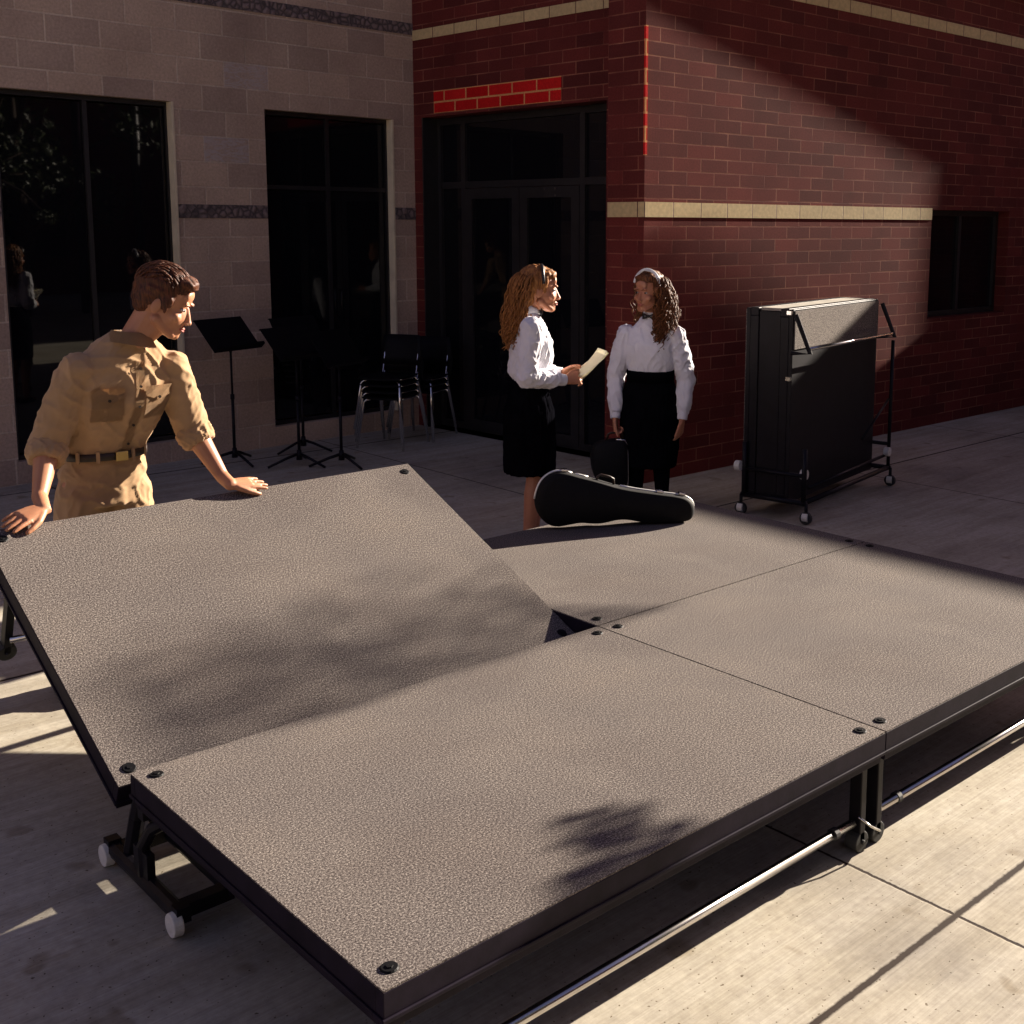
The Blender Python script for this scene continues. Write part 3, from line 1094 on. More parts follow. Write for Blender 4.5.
# ------------------------------------------------------------------ stacked school chairs
def make_chair(label, group):
    s = thing('school_chair', label, 'chair', (0, 0, 0), 0, group)
    # seat shell: faces -y
    def shell(rows, th):
        bm = bmesh.new()
        for sgn in (0, 1):
            pass
        top = [[bm.verts.new((x, y + yo, z + zo)) for (x, yo, zo) in pr_] for (y, z, pr_) in rows]
        bot = [[bm.verts.new((v.co.x, v.co.y + (th if rows is brows else 0), v.co.z - (0 if rows is brows else th))) for v in rw_] for rw_ in top]
        n = len(top[0])
        for g, flip in ((top, 0), (bot, 1)):
            for i in range(len(g) - 1):
                for j in range(n - 1):
                    q = (g[i][j], g[i][j + 1], g[i + 1][j + 1], g[i + 1][j])
                    bm.faces.new(q[::-1] if flip else q)
        rim = [top[0][j] for j in range(n)] + [top[i][n - 1] for i in range(1, len(top))] + [top[-1][j] for j in range(n - 2, -1, -1)] + [top[i][0] for i in range(len(top) - 2, 0, -1)]
        rib = [bot[0][j] for j in range(n)] + [bot[i][n - 1] for i in range(1, len(top))] + [bot[-1][j] for j in range(n - 2, -1, -1)] + [bot[i][0] for i in range(len(top) - 2, 0, -1)]
        for i in range(len(rim)):
            j = (i + 1) % len(rim)
            bm.faces.new((rim[i], rim[j], rib[j], rib[i]))
        return bm
    brows = None
    xs = [-.20, -.15, -.07, 0, .07, .15, .20]
    seat = [(y, z, [(x, 0, .012 * (abs(x) / .2) ** 2) for x in xs]) for y, z in ((-.20, .435), (-.17, .45), (-.05, .447), (.08, .442), (.17, .45))]
    obj('seat', shell(seat, .008), MT['plastic_black'], s, smooth=True)
    brows = [(y, z, [(x * k, -.02 * (abs(x) / .2) ** 2, 0) for x in xs]) for y, z, k in ((.205, .53, .9), (.225, .60, 1), (.245, .70, 1), (.262, .79, .86))]
    obj('backrest', shell(brows, .008), MT['plastic_black'], s, smooth=True)
    for sx in (-1, 1):
        bm = bmesh.new()
        tube(bm, [(sx * .13, -.15, .425), (sx * .165, -.155, .42), (sx * .185, -.17, .40), (sx * .225, -.235, .0)], .011, 10)
        obj('leg', bm, MT['chrome'], s, smooth=True)
        bm = bmesh.new()
        tube(bm, [(sx * .225, .25, .0), (sx * .19, .16, .40), (sx * .175, .15, .425), (sx * .13, .14, .43)], .011, 10)
        obj('leg', bm, MT['chrome'], s, smooth=True)
        bm = bmesh.new()
        tube(bm, [(sx * .15, -.10, .43), (sx * .16, .12, .425), (sx * .165, .18, .45), (sx * .165, .235, .66), (sx * .16, .25, .72)], .010, 10)
        obj('back_tube', bm, MT['chrome'], s, smooth=True)
    return s
GRP = 'stacked school chairs'
lev = ['bottom', 'second', 'third', 'top']
ch0 = make_chair('bottom chair of the nearer chrome legged stack beside the second window', GRP)
ch0.location = (2.66, 5.45, 0)
ch0.rotation_euler = (0, 0, R(-62))
fw = Vector((math.sin(R(-62)), -math.cos(R(-62)), 0))
for k in range(1, 4):
    c = dup(ch0)
    c.location = Vector((2.66, 5.45, 0)) + Vector((0, 0, .058 * k)) + fw * (-.012 * k) * -1
    c['label'] = '%s chair of the nearer chrome legged stack beside the second window' % (lev[k] if k == 3 else lev[k] + ' from bottom')
for k in range(3):
    c = dup(ch0)
    c.location = Vector((3.10, 5.62, .058 * k)) + fw * (.012 * k)
    c['label'] = '%s chair of the farther, shorter stack in the corner beside the entrance' % ('bottom', 'middle', 'top')[k]

# ------------------------------------------------------------------ trees behind the camera and beside the court
def leafmat(name, a, b_):
    m, t, b = nt(name)
    tc = t.nodes.new('ShaderNodeTexCoord')
    n = noise_n(t, tc.outputs['Object'], 3, 3)
    r_ = ramp(t, n.outputs[0], [(.35, a), (.65, b_)])
    t.links.new(r_.outputs[0], b.inputs['Base Color'])
    b.inputs['Roughness'].default_value = .5
    return m
MT['leaf'] = leafmat('leaf', (.035, .06, .015), (.09, .12, .03))

def leaves(bm, c, r_, n, size):
    for _ in range(n):
        while True:
            d = Vector((random.uniform(-1, 1), random.uniform(-1, 1), random.uniform(-1, 1)))
            if d.length < 1:
                break
        p = Vector(c) + Vector((d.x * r_[0], d.y * r_[1], d.z * r_[2]))
        s = size * random.uniform(.6, 1.3)
        q = Quaternion(Vector((random.gauss(0, 1), random.gauss(0, 1), random.gauss(0, 1))).normalized(), random.uniform(0, 6.28))
        vs = [bm.verts.new(p + q @ Vector(v)) for v in ((-s, 0, 0), (0, -s * .45, 0), (s, 0, 0), (0, s * .45, .1 * s))]
        bm.faces.new(vs)

def tree(loc, h, cr, n, size, label, clumps=14, trunk=.12, bottom=.35):
    tr = thing('tree', label, 'tree', loc, 0)
    bm = bmesh.new()
    bl = bmesh.new()
    tube(bm, [(0, 0, -.05), (.03 * h, 0, h * .25), (0, .02 * h, h * .5), (.02 * h, 0, h * .8)], [trunk, trunk * .8, trunk * .55, trunk * .2], 10)
    for k in range(clumps):
        a = random.uniform(0, 2 * PI)
        zz = random.uniform(bottom, .95) * h
        rr = cr * random.uniform(.25, 1) * (1.15 - abs(zz / h - .6) * 1.2)
        c = Vector((math.cos(a) * rr, math.sin(a) * rr, zz))
        tube(bm, [(0, 0, zz * .6), c * .5 + Vector((0, 0, zz * .33)), c], [trunk * .35, trunk * .22, trunk * .06], 6)
        q = cr * random.uniform(.28, .5)
        leaves(bl, c, (q, q, q * .7), n // clumps, size)
    obj('trunk', bm, MT['bark'], tr, smooth=True)
    obj('crown', bl, MT['leaf'], tr)
    return tr
tree((-7.5, -9.5, 0), 7.5, 3.0, 9000, .09, 'large leafy tree on the open side of the court', 22, .2, .25)
tree((-13, -6, 0), 8.5, 3.2, 7000, .10, 'tall leafy tree farther along the open side of the court', 20, .22, .25)
tree((6.3, -10.2, 0), 6.5, 2.8, 12000, .10, 'broad leafy tree across the open court', 20, .22, .25)
# tree whose low branch reaches toward the court and shades a spot of the stage
yt = thing('tree', 'young tree with one long low branch reaching toward the stage', 'tree', (4.2, -6.6, 0), 0)
bm = bmesh.new()
bl = bmesh.new()
tube(bm, [(0, 0, -.02), (.05, .1, 1.2), (0, .1, 2.4), (.05, 0, 4.2)], [.09, .075, .06, .02], 8)
tube(bm, [(0, .1, 2.3), (-.3, 1.8, 2.65), (-.55, 3.4, 2.4), (-.78, 4.75, 2.05)], [.045, .03, .018, .006], 8)
for k in range(12):
    a = random.uniform(0, 6.28)
    c = Vector((math.cos(a) * .9, math.sin(a) * .9 - .2, random.uniform(2.8, 4.6)))
    tube(bm, [(0, .1, 2.5), c * .6 + Vector((0, 0, 1.1)), c], [.02, .015, .006], 6)
    leaves(bl, c, (.6, .6, .4), 160, .06)
for c, q, n in (((-.82, 4.87, 2.02), (.12, .17, .09), 240), ((-.8, 4.6, 2.02), (.12, .12, .06), 70), ((-.88, 5.1, 1.98), (.1, .1, .05), 60)):
    leaves(bl, c, q, n, .035)
obj('trunk', bm, MT['bark'], yt, smooth=True)
obj('crown', bl, MT['leaf'], yt)
hg = thing('added_leaf_shade', 'unseen bunch of leaves added to shade the lower part of the tilted deck', 'plant', (8.0, -.4, 3.2), 0)  # unseen leaves added to cast soft shade on the tilted deck
bm = bmesh.new()
for _ in range(2300):
    yy = random.uniform(.0, .70)
    xx = random.uniform(-1.75, .02)
    p = Vector((random.uniform(-.12, .12), yy - .0875 * (8 - xx) + .4, .27 + .443 * yy + .364 * (8 - xx) * 1.0 - 3.2))
    if random.random() < (yy - .30) / .40 + .25 * noise.noise(Vector((xx * 1.3, 0, 3))):
        continue
    p.z += p.x * .364
    sz = random.uniform(.014, .024)
    q = Quaternion(Vector((random.gauss(0, 1), random.gauss(0, 1), random.gauss(0, 1))).normalized(), random.uniform(0, 6.28))
    bm.faces.new([bm.verts.new(p + q @ Vector(v)) for v in ((-sz, 0, 0), (0, -sz * .5, 0), (sz, 0, 0), (0, sz * .5, .1 * sz))])
obj('added_leaves', bm, MT['leaf'], hg)
bm = bmesh.new()
tube(bm, [(0, 0, .5), (0, 0, 2.69)], .006, 6)
tube(bm, [(0, -.2, .35), (0, 0, .5), (0, .25, .6)], .008, 6)
obj('added_hanger', bm, MT['metal_frame'], hg)
hb = thing('added_backdrop', 'unseen brick backdrop added behind the trees to darken the window reflections', 'building', (-20, -17, 0), 0)  # unseen backdrop added to darken window reflections and sky light
bm = bmesh.new()
box(bm, 0, 34, -6, 0, 0, 8)
obj('wall', bm, MT['brick'], hb)
bm = bmesh.new()
box(bm, -.1, 34.1, -6.1, .1, 8.003, 8.25)
obj('roof', bm, MT['limestone'], hb)
for k in range(6):
    wn = obj('window', frame_mesh(3 + 5 * k, 5.4 + 5 * k, 1, 3, .02, .08, .06, vs=(4.2 + 5 * k,)), MT['metal_frame'], hb)
    obj('pane', pane_mesh(3.08 + 5 * k, 5.32 + 5 * k, 1.08, 2.92, .01), MT['glass'], wn)

# ------------------------------------------------------------------ people
def cloth_disp(amp, f1=(9, 9, 5), seed=0.0, ridge=.6):
    """soft drape plus narrow diagonal creases"""
    def d(co):
        x, y, z = co.x * f1[0], co.y * f1[1], co.z * f1[2]
        a = noise.noise(Vector((x * .7 + seed, y * .7, z * .7)))
        w_ = noise.noise(Vector((x * .4, y * .4, z * .4 + seed)))
        b_ = 1 - abs(noise.noise(Vector((x * 1.5 + z * 1.1 + w_ * 2 + seed, y * 1.5, z * .8 - x * .5)))) * 2.4
        b_ = max(b_, 0) ** 2
        c_ = 1 - abs(noise.noise(Vector((x * 2.6 - z * 1.9 + seed * 2, y * 2.6 + 3, z * 1.7 + w_ * 2)))) * 2.4
        c_ = max(c_, 0) ** 2
        return amp * (a * .45 + (b_ * .55 + c_ * .30) * ridge * 1.5 - .25)
    return d

def head_prims(bm, Mx, female=False):
    """skull, jaw, nose, lips, brow, ears; local x right, y forward, z up, origin at eye level, chin at -.115"""
    b = bmesh.new()
    ell(b, (0, -.018, .028), (.074, .096, .088))
    ell(b, (0, -.045, .0), (.068, .066, .075))
    ell(b, (0, .018, -.035), (.060, .070, .072))
    ell(b, (0, .045, -.078), (.036, .040, .036))
    ell(b, (0, .066, -.098), (.020, .018, .018), sub=2)
    for s in (-1, 1):
        cap(b, (s * .052, .0, -.060), (s * .02, .058, -.098), .020, .017)
        ell(b, (s * .040, .058, -.032), (.022, .020, .020), sub=2)
        ell(b, (s * .030, .080, .022), (.020, .010, .007), sub=2)
        # ear
        ell(b, (s * .076, -.008, -.012), (.008, .019, .030), Matrix.Rotation(s * .25, 3, 'Z') @ Matrix.Rotation(-.2, 3, 'X'), sub=2)
        ell(b, (s * .0115, .094, -.046), (.0075, .009, .0065), sub=2)
    ell(b, (0, .072, .048), (.042, .012, .026), sub=2)
    cap(b, (0, .077, .006), (0, .095, -.034), .0080, .0105)
    ell(b, (0, .100, -.040), (.0125, .010, .0100), sub=2)
    cap(b, (-.016, .078, -.0655), (.016, .078, -.0655), .0065, .0065)
    ell(b, (0, .085, -.0645), (.013, .007, .0045), sub=2)
    ell(b, (0, .083, -.075), (.014, .0075, .0055), sub=2)
    ell(b, (0, .070, -.06), (.028, .012, .014), sub=2)
    bmesh.ops.transform(b, matrix=Mx, verts=b.verts)
    me = bpy.data.meshes.new('t')
    b.to_mesh(me)
    b.free()
    bm.from_mesh(me)
    bpy.data.meshes.remove(me)

def face_parts(parent, Mx, look=0.0, brow=None):
    for s in (-1, 1):
        b = bmesh.new()
        ell(b, (s * .030, .0690, .0), (.0115, .0095, .0062), sub=2)
        bmesh.ops.transform(b, matrix=Mx, verts=b.verts)
        e_ = obj('eye', b, MT['eye'], parent, smooth=True)
        b = bmesh.new()
        ell(b, (s * .030 + look, .0765, -.0002), (.0056, .0034, .0056), sub=2)
        bmesh.ops.transform(b, matrix=Mx, verts=b.verts)
        obj('iris', b, MT['iris'], e_, smooth=True)
        b = bmesh.new()
        tube(b, [(s * .014, .0870, .017), (s * .028, .0875, .0215), (s * .046, .077, .017)], [.0022, .003, .0014], 6)
        bmesh.ops.transform(b, matrix=Mx, verts=b.verts)
        obj('eyebrow', b, brow or MT['hair_brown'], parent, smooth=True)
    b = bmesh.new()
    tube(b, [(-.021, .080, -.0685), (-.011, .0885, -.066), (0, .0915, -.0665), (.011, .0885, -.066), (.021, .080, -.0685)], [.001, .003, .0032, .003, .001], 6)
    tube(b, [(-.019, .080, -.071), (-.009, .0885, -.0745), (0, .0905, -.0755), (.009, .0885, -.0745), (.019, .080, -.071)], [.001, .0035, .0042, .0035, .001], 6)
    bmesh.ops.transform(b, matrix=Mx, verts=b.verts)
    obj('lips', b, MT['lips'], parent, smooth=True)

def hand_prims(bm, wrist, d, up, side, s=1.0, curl=.25, spread=.12, thumb=.6, thick=1.0):
    """palm + four fingers + thumb. d = finger direction, up = back-of-hand direction, side = thumb side"""
    d = Vector(d).normalized()
    up = Vector(up)
    up = (up - d * up.dot(d)).normalized()
    sd = d.cross(up).normalized()
    if sd.dot(Vector(side)) < 0:
        sd = -sd
    wr = Vector(wrist)
    pl = .088 * s
    loft(bm, [(wr - d * .015 * s, sd * .026 * s, up * .020 * s), (wr + d * .012 * s, sd * .029 * s, up * .018 * s),
              (wr + d * .05 * s, sd * .039 * s, up * .0145 * s), (wr + d * pl, sd * .041 * s, up * .011 * s)], 16, 2.4)
    fl = [(.30, .068, .0088), (.10, .078, .0090), (-.10, .073, .0086), (-.30, .056, .0078)]
    for k, (o_, ln, rr) in enumerate(fl):
        base = wr + d * (pl - .010) * s / s + sd * o_ * .108 * s
        dr = (d + sd * (o_ * spread * 3)).normalized()
        p = base
        pts = [p.copy()]
        ang = 0
        for q in (.46, .30, .24):
            ang += curl * (1 + .15 * k)
            v = (dr * math.cos(ang) - up * math.sin(ang))
            p = p + v * ln * q * s
            pts.append(p.copy())
        chain(bm, pts, [rr * s * 1.05, rr * s, rr * s * .92, rr * s * .8])
    # thumb leaves the side of the palm near its base
    tb = wr + d * .022 * s + sd * .024 * s
    t1 = tb + (sd * thumb + d * (1.0 - thumb * .35) - up * .15).normalized() * .040 * s
    t2 = t1 + (sd * thumb * .5 + d - up * .25).normalized() * .034 * s
    t3 = t2 + (d * 1.0 + sd * thumb * .15 - up * .3).normalized() * .024 * s
    chain(bm, [tb, t1, t2, t3], [.014 * s, .0115 * s, .0100 * s, .0085 * s])

def locks(bm, starts, n, length, r0, curl=0, sway=.01, g=(0, 0, -1), seed=1):
    rnd = random.Random(seed)
    for k in range(n):
        p, d = starts(rnd)
        p = Vector(p)
        d = Vector(d).normalized()
        ln = length * rnd.uniform(.7, 1.1)
        m = 16
        ph = rnd.uniform(0, 6.28)
        pts, rs = [], []
        for i in range(m):
            t_ = i / (m - 1)
            d = (d * .78 + Vector(g) * .22 + Vector((rnd.uniform(-1, 1), rnd.uniform(-1, 1), 0)) * sway).normalized()
            p = p + d * ln / m
            u_, v_, _ = frame_of(d)
            a = ph + t_ * 15
            pts.append(p + (u_ * math.cos(a) + v_ * math.sin(a)) * curl * min(1, t_ * 2.5))
            rs.append(r0 * (1 - .55 * t_) * (.7 + .3 * min(1, t_ * 5)))
        tube(bm, pts, rs, 6)

def headM(loc, f_, up=(0, 0, 1), s=1.0):
    f_ = Vector(f_).normalized()
    up = Vector(up)
    r_ = f_.cross(up).normalized()
    u_ = r_.cross(f_).normalized()
    return Matrix(((r_.x, f_.x, u_.x, loc[0]), (r_.y, f_.y, u_.y, loc[1]), (r_.z, f_.z, u_.z, loc[2]), (0, 0, 0, 1))) @ Matrix.Diagonal((s, s, s, 1))

# ============ the man (built in world space around his root)
MP = Vector((-1.25, 1.66, 0))
man = thing('person', 'man in khaki shirt and trousers leaning on the raised deck with both hands', 'person', MP, 0)
def mv(*a):
    return Vector(a) - MP
def mmesh(bm):
    bmesh.ops.translate(bm, vec=-MP, verts=bm.verts)
    return bm
hip = Vector((-1.262, 1.63, .93))
wst = Vector((-1.258, 1.60, 1.02))
cst = Vector((-1.215, 1.50, 1.26))
nkb = Vector((-1.19, 1.455, 1.475))
shR, shL = Vector((-1.392, 1.47, 1.385)), Vector((-1.030, 1.45, 1.375))
elR, elL = Vector((-1.500, 1.53, 1.085)), Vector((-.955, 1.46, 1.100))
wrR, wrL = Vector((-1.590, 1.385, .915)), Vector((-.885, 1.335, .898))
hd = Vector((-1.075, 1.365, 1.625))
HM = headM(hd, (.74, -.60, -.38), (.25, -.15, 1), 1.11)
bm = bmesh.new()
loft(bm, [(hip - Vector((0, 0, .08)), (.155, 0, 0), (0, .10, 0)), (wst, (.135, 0, 0), (0, .09, 0)), (cst, (.155, 0, 0), (0, .10, .02)), ((-1.205, 1.48, 1.34), (.15, 0, 0), (0, .07, .02)), ((-1.195, 1.465, 1.41), (.07, 0, 0), (0, .05, 0))])
cap(bm, nkb - Vector((0, 0, .03)), HM @ Vector((0, -.035, -.05)), .062, .060)
cap(bm, nkb + Vector((.01, -.02, .0)), HM @ Vector((0, .0, -.07)), .052, .048)
for a, b_, c_ in ((shR, elR, wrR), (shL, elL, wrL)):
    cap(bm, a + Vector((0, 0, -.02)), b_, .043, .043)
    mid = b_.lerp(c_, .3)
    cap(bm, b_, mid, .043, .046)
    cap(bm, mid, c_, .046, .028)
nb = Vector((0, -math.sin(TB), math.cos(TB)))
surf = lambda x, y, h_: MB @ Vector((x + L, (y - .0905) / math.cos(TB), 0)) + nb * h_
hand_prims(bm, surf(-1.605, 1.315, .034), Vector((-.93, -.30, -.16)), nb, (.1, -1, -.4), 1.05, .10, .10, .6)
hand_prims(bm, surf(-.880, 1.285, .034), Vector((.95, -.02, -.06)), nb, (0, -1, -.4), 1.0, .06, .08, .5)
cap(bm, wrR, surf(-1.605, 1.315, .034), .029, .026)
cap(bm, wrL, surf(-.880, 1.285, .034), .029, .026)
for s in (-1, 1):
    cap(bm, hip + Vector((s * .09, 0, -.04)), Vector((-1.26 + s * .13, 1.66, .50)), .085, .058)
    cap(bm, Vector((-1.26 + s * .13, 1.66, .50)), Vector((-1.26 + s * .15, 1.70, .09)), .055, .042)
head_prims(bm, HM)
me = fuse(mmesh(bm), .0042, 3)
obj('body', me, MT['skin_man'], man, smooth=True)
TM = Matrix.Translation(-MP) @ HM
face_parts(man, TM)
# hair: short, brushed back from the forehead
bm = bmesh.new()
ell(bm, (0, -.026, .044), (.084, .103, .092))
ell(bm, (0, -.058, .010), (.075, .062, .085))
ell(bm, (0, .046, .090), (.058, .044, .030))
for s in (-1, 1):
    ell(bm, (s * .068, .012, .010), (.013, .030, .030))
    ell(bm, (s * .074, .024, -.008), (.006, .008, .022))
bmesh.ops.transform(bm, matrix=TM, verts=bm.verts)
me = fuse(bm, .0045, 3)
# keep the hair off the face: pull vertices in front of the hairline inside the skull
inv = TM.inverted()
for v in me.vertices:
    q = inv @ v.co
    if q.y > .02 and q.z < .052 and abs(q.x) < .060:
        q.y = min(q.y, .045)
        q *= .8
    n_ = noise.noise(Vector((q.x * 60, q.y * 22, q.z * 60))) * .006
    v.co = TM @ (q * (1 + n_ / .1))
obj('hair', me, MT['hair_brown'], man, smooth=True)
bm = bmesh.new()
rn = random.Random(5)
for k in range(260):
    a = rn.uniform(-1.25, 1.25)
    el = rn.uniform(-.2, 1.25)
    c0 = Vector((math.sin(a) * .082 * math.cos(el * .6), .045 - .10 * rn.random(), .05 + .085 * math.sin(max(0, el))))
    # project on the skull cap and run backwards along it
    pts = []
    th = rn.uniform(-.3, 2.5)      # position over the crown from the front
    sx_ = math.sin(a)
    for i in range(5):
        t2 = th + i * .13
        rr_x, rr_y, rr_z = .0865, .106, .0955
        cx_ = math.sqrt(max(0, 1 - (sx_ * .95) ** 2))
        pts.append(Vector((sx_ * .95 * rr_x + rn.uniform(-.002, .002), -.026 + math.cos(t2) * rr_y * cx_, .044 + math.sin(t2) * rr_z * cx_ + rn.uniform(-.001, .0025))))
    if pts[0].y > .03 and pts[0].z < .075:
        continue
    if pts[-1].z < -.03:
        continue
    tube(bm, pts, [.0015, .0034, .0036, .003, .001], 5)
bmesh.ops.transform(bm, matrix=TM, verts=bm.verts)
obj('hair_strands', bm, MT['hair_brown'], [c for c in man.children if c.name.startswith('hair')][0], smooth=True)
# shirt
bm = bmesh.new()
loft(bm, [((-1.258, 1.605, 1.005), (.155, 0, 0), (0, .108, 0)), ((-1.255, 1.60, 1.05), (.162, 0, 0), (0, .118, .0)), ((-1.235, 1.55, 1.16), (.182, 0, 0), (0, .125, .02)),
          (cst, (.198, 0, 0), (0, .128, .03)), ((-1.210, 1.475, 1.345), (.215, 0, 0), (0, .105, .03)), ((-1.208, 1.47, 1.405), (.192, 0, 0), (0, .088, .02)), ((-1.20, 1.465, 1.455), (.13, 0, 0), (0, .080, .02)), ((-1.19, 1.46, 1.50), (.078, 0, 0), (0, .066, .01))], 28)
for a, b_, c_ in ((shR, elR, wrR), (shL, elL, wrL)):
    ell(bm, a + Vector((0, 0, -.012)), (.072, .074, .064))
    cap(bm, a.lerp(b_, .18), a.lerp(b_, .5), .074, .070)
    cap(bm, a.lerp(b_, .05) + Vector((0, 0, -.005)), Vector((-1.20, 1.465, 1.40)), .062, .055)
    cone(bm, a.lerp(b_, .5), b_, .072, .070, 16)
    ell(bm, b_, .069)
    cone(bm, b_, b_.lerp(c_, .10), .069, .064, 16)
bm_ = mmesh(bm)
me = fuse(bm_, .006, 4)
fd = cloth_disp(.010, (8, 8, 7), 2.0, .8)
def mandisp(me):
    ns = [v.normal.copy() for v in me.vertices]
    for v, n in zip(me.vertices, ns):
        v.co += n * fd(v.co)
mandisp(me)
shirt = obj('shirt', me, MT['khaki'], man, smooth=True)
# rolled cuffs
for b_, c_ in ((elR, wrR), (elL, wrL)):
    bm = bmesh.new()
    p0, p1 = b_.lerp(c_, .02), b_.lerp(c_, .34)
    pts = [p0.lerp(p1, q) for q in (0, .3, .6, .85, 1)]
    tube(bm, pts, [.070, .074, .073, .070, .060], 20)
    me = fuse(mmesh(bm), .005, 2)
    fd = cloth_disp(.008, (18, 18, 26), 5.0, .8)
    mandisp(me)
    obj('rolled_cuff', me, MT['khaki'], shirt, smooth=True)
fd = cloth_disp(.010, (8, 8, 7), 2.0, .8)
# collar: two leaves and a band
bm = bmesh.new()
nk = (HM @ Vector((0, -.02, -.07)) - nkb).normalized()
ring = []
for k in range(25):
    a = R(-62) - R(236) * k / 24   # open at the throat
    ring.append(nkb + Vector((.01, -.01, .012)) + Vector((math.cos(a) * .078, math.sin(a) * .070, 0)))
def sheet(bm, rows, th=.004):
    g = [[bm.verts.new(p) for p in r_] for r_ in rows]
    for i in range(len(g) - 1):
        for j in range(len(g[0]) - 1):
            bm.faces.new((g[i][j], g[i][j + 1], g[i + 1][j + 1], g[i + 1][j]))
rows = [[], [], []]
for k, p in enumerate(ring):
    t_ = abs(k - 12) / 12
    o_ = (p - nkb - Vector((.01, -.01, .012))).normalized()
    rows[0].append(p + Vector((0, 0, .0 - .01 * t_)) - o_ * .002)
    rows[1].append(p + Vector((0, 0, .036 - .016 * t_)) + o_ * .004)
    rows[2].append(p + o_ * (.024 + .012 * t_) + Vector((0, -.012 * t_, .0 - .038 * t_ ** 2 - .008)))
sheet(bm, rows)
bmesh.ops.solidify(bm, geom=bm.faces[:], thickness=.004)
obj('collar', mmesh(bm), MT['khaki'], shirt, smooth=False)
bm = bmesh.new()
ell(bm, nkb + Vector((.02, -.052, -.005)), (.032, .018, .035))
obj('undershirt', mmesh(bm), MT['tee'], man, smooth=True)
# placket, pockets, buttons follow the chest
from mathutils.bvhtree import BVHTree
bv = BVHTree.FromPolygons([v.co for v in shirt.data.vertices], [p.vertices[:] for p in shirt.data.polygons])
def onchest(x, z, off=.003):
    h_ = bv.ray_cast(Vector((x, .5, z)) - Vector((0, MP.y, 0)) * 0 - Vector((0, 3, 0)), Vector((0, 1, 0)))
    return (h_[0] + Vector((0, -off, 0))) if h_[0] else Vector((x, -.1, z))
lx = lambda z: (-1.235 + (z - 1.0) * .10) - MP.x + .012
rows = [[onchest(lx(z) + dx, z, .004) for dx in (-.017, -.006, .006, .017)] for z in [1.02 + .018 * k for k in range(22)]]
bm = bmesh.new()
sheet(bm, rows)
bmesh.ops.solidify(bm, geom=bm.faces[:], thickness=.003)
obj('placket', bm, MT['khaki'], shirt, smooth=False)
for s in (-1, 1):
    cx = s * .098 + (-1.215 - MP.x)
    bm = bmesh.new()
    sheet(bm, [[onchest(cx + dx, z, .006) for dx in (-.055, -.03, 0, .03, .055)] for z in (1.165, 1.19, 1.22, 1.25, 1.28)])
    bmesh.ops.solidify(bm, geom=bm.faces[:], thickness=.004)
    pk = obj('pocket', bm, MT['khaki'], shirt, smooth=False)
    bm = bmesh.new()
    sheet(bm, [[onchest(cx + dx, z - (.022 * (1 - abs(dx) / .058) if z < 1.27 else 0), .011) for dx in (-.058, -.03, 0, .03, .058)] for z in (1.262, 1.278, 1.300)])
    bmesh.ops.solidify(bm, geom=bm.faces[:], thickness=.004)
    fl_ = obj('pocket_flap', bm, MT['khaki'], shirt, smooth=False)
    bm = bmesh.new()
    q = onchest(cx, 1.252, .014)
    cone(bm, q, q + Vector((0, -.004, 0)), .006, .006, 10)
    obj('button', bm, MT['leather'], shirt)
for z in (1.06, 1.14, 1.22, 1.30, 1.37):
    bm = bmesh.new()
    q = onchest(lx(z), z, .008)
    cone(bm, q, q + Vector((0, -.003, 0)), .0055, .0055, 10)
    obj('button', bm, MT['leather'], shirt)
# trousers
bm = bmesh.new()
loft(bm, [((-1.262, 1.63, .80), (.165, 0, 0), (0, .115, 0)), (hip, (.172, 0, 0), (0, .125, 0)), ((-1.259, 1.605, 1.012), (.150, 0, 0), (0, .105, 0))], 28)
for s in (-1, 1):
    kn = Vector((-1.26 + s * .135, 1.66, .50))
    cap(bm, hip + Vector((s * .085, 0, -.08)), kn, .105, .082)
    cone(bm, kn, Vector((-1.26 + s * .15, 1.70, .06)), .082, .085, 18)
me = fuse(mmesh(bm), .007, 4)
fd = cloth_disp(.010, (8, 8, 12), 9.0, .8)
mandisp(me)
tr_ = obj('trousers', me, MT['khaki'], man, smooth=True)
bm = bmesh.new()
rows = [[], []]
bmb = bmesh.new()
def ringpts(c, a, b_, n=40):
    return [Vector(c) + Vector((math.cos(2 * PI * k / n) * a, math.sin(2 * PI * k / n) * b_, 0)) for k in range(n)]
def belt_bm(c, a, b_, h_, th):
    bm = bmesh.new()
    g = []
    for (dz, o_) in ((-h_ / 2, 0), (-h_ / 2, th), (h_ / 2, th), (h_ / 2, 0)):
        g.append([bm.verts.new(p + Vector((0, 0, dz))) for p in ringpts(c, a + o_, b_ + o_)])
    for i in range(4):
        A, B_ = g[i], g[(i + 1) % 4]
        for k in range(40):
            l = (k + 1) % 40
            bm.faces.new((A[k], A[l], B_[l], B_[k]))
    return bm
belt = obj('belt', mmesh(belt_bm((-1.258, 1.606, 1.012), .162, .122, .030, .006)), MT['leather'], man, smooth=True)
bm = bmesh.new()
box(bm, -1.243 - .022, -1.243 + .026, 1.606 - .142, 1.606 - .130, .992, 1.032)
obj('buckle', mmesh(bm), MT['brass'], belt, bevel=.003)
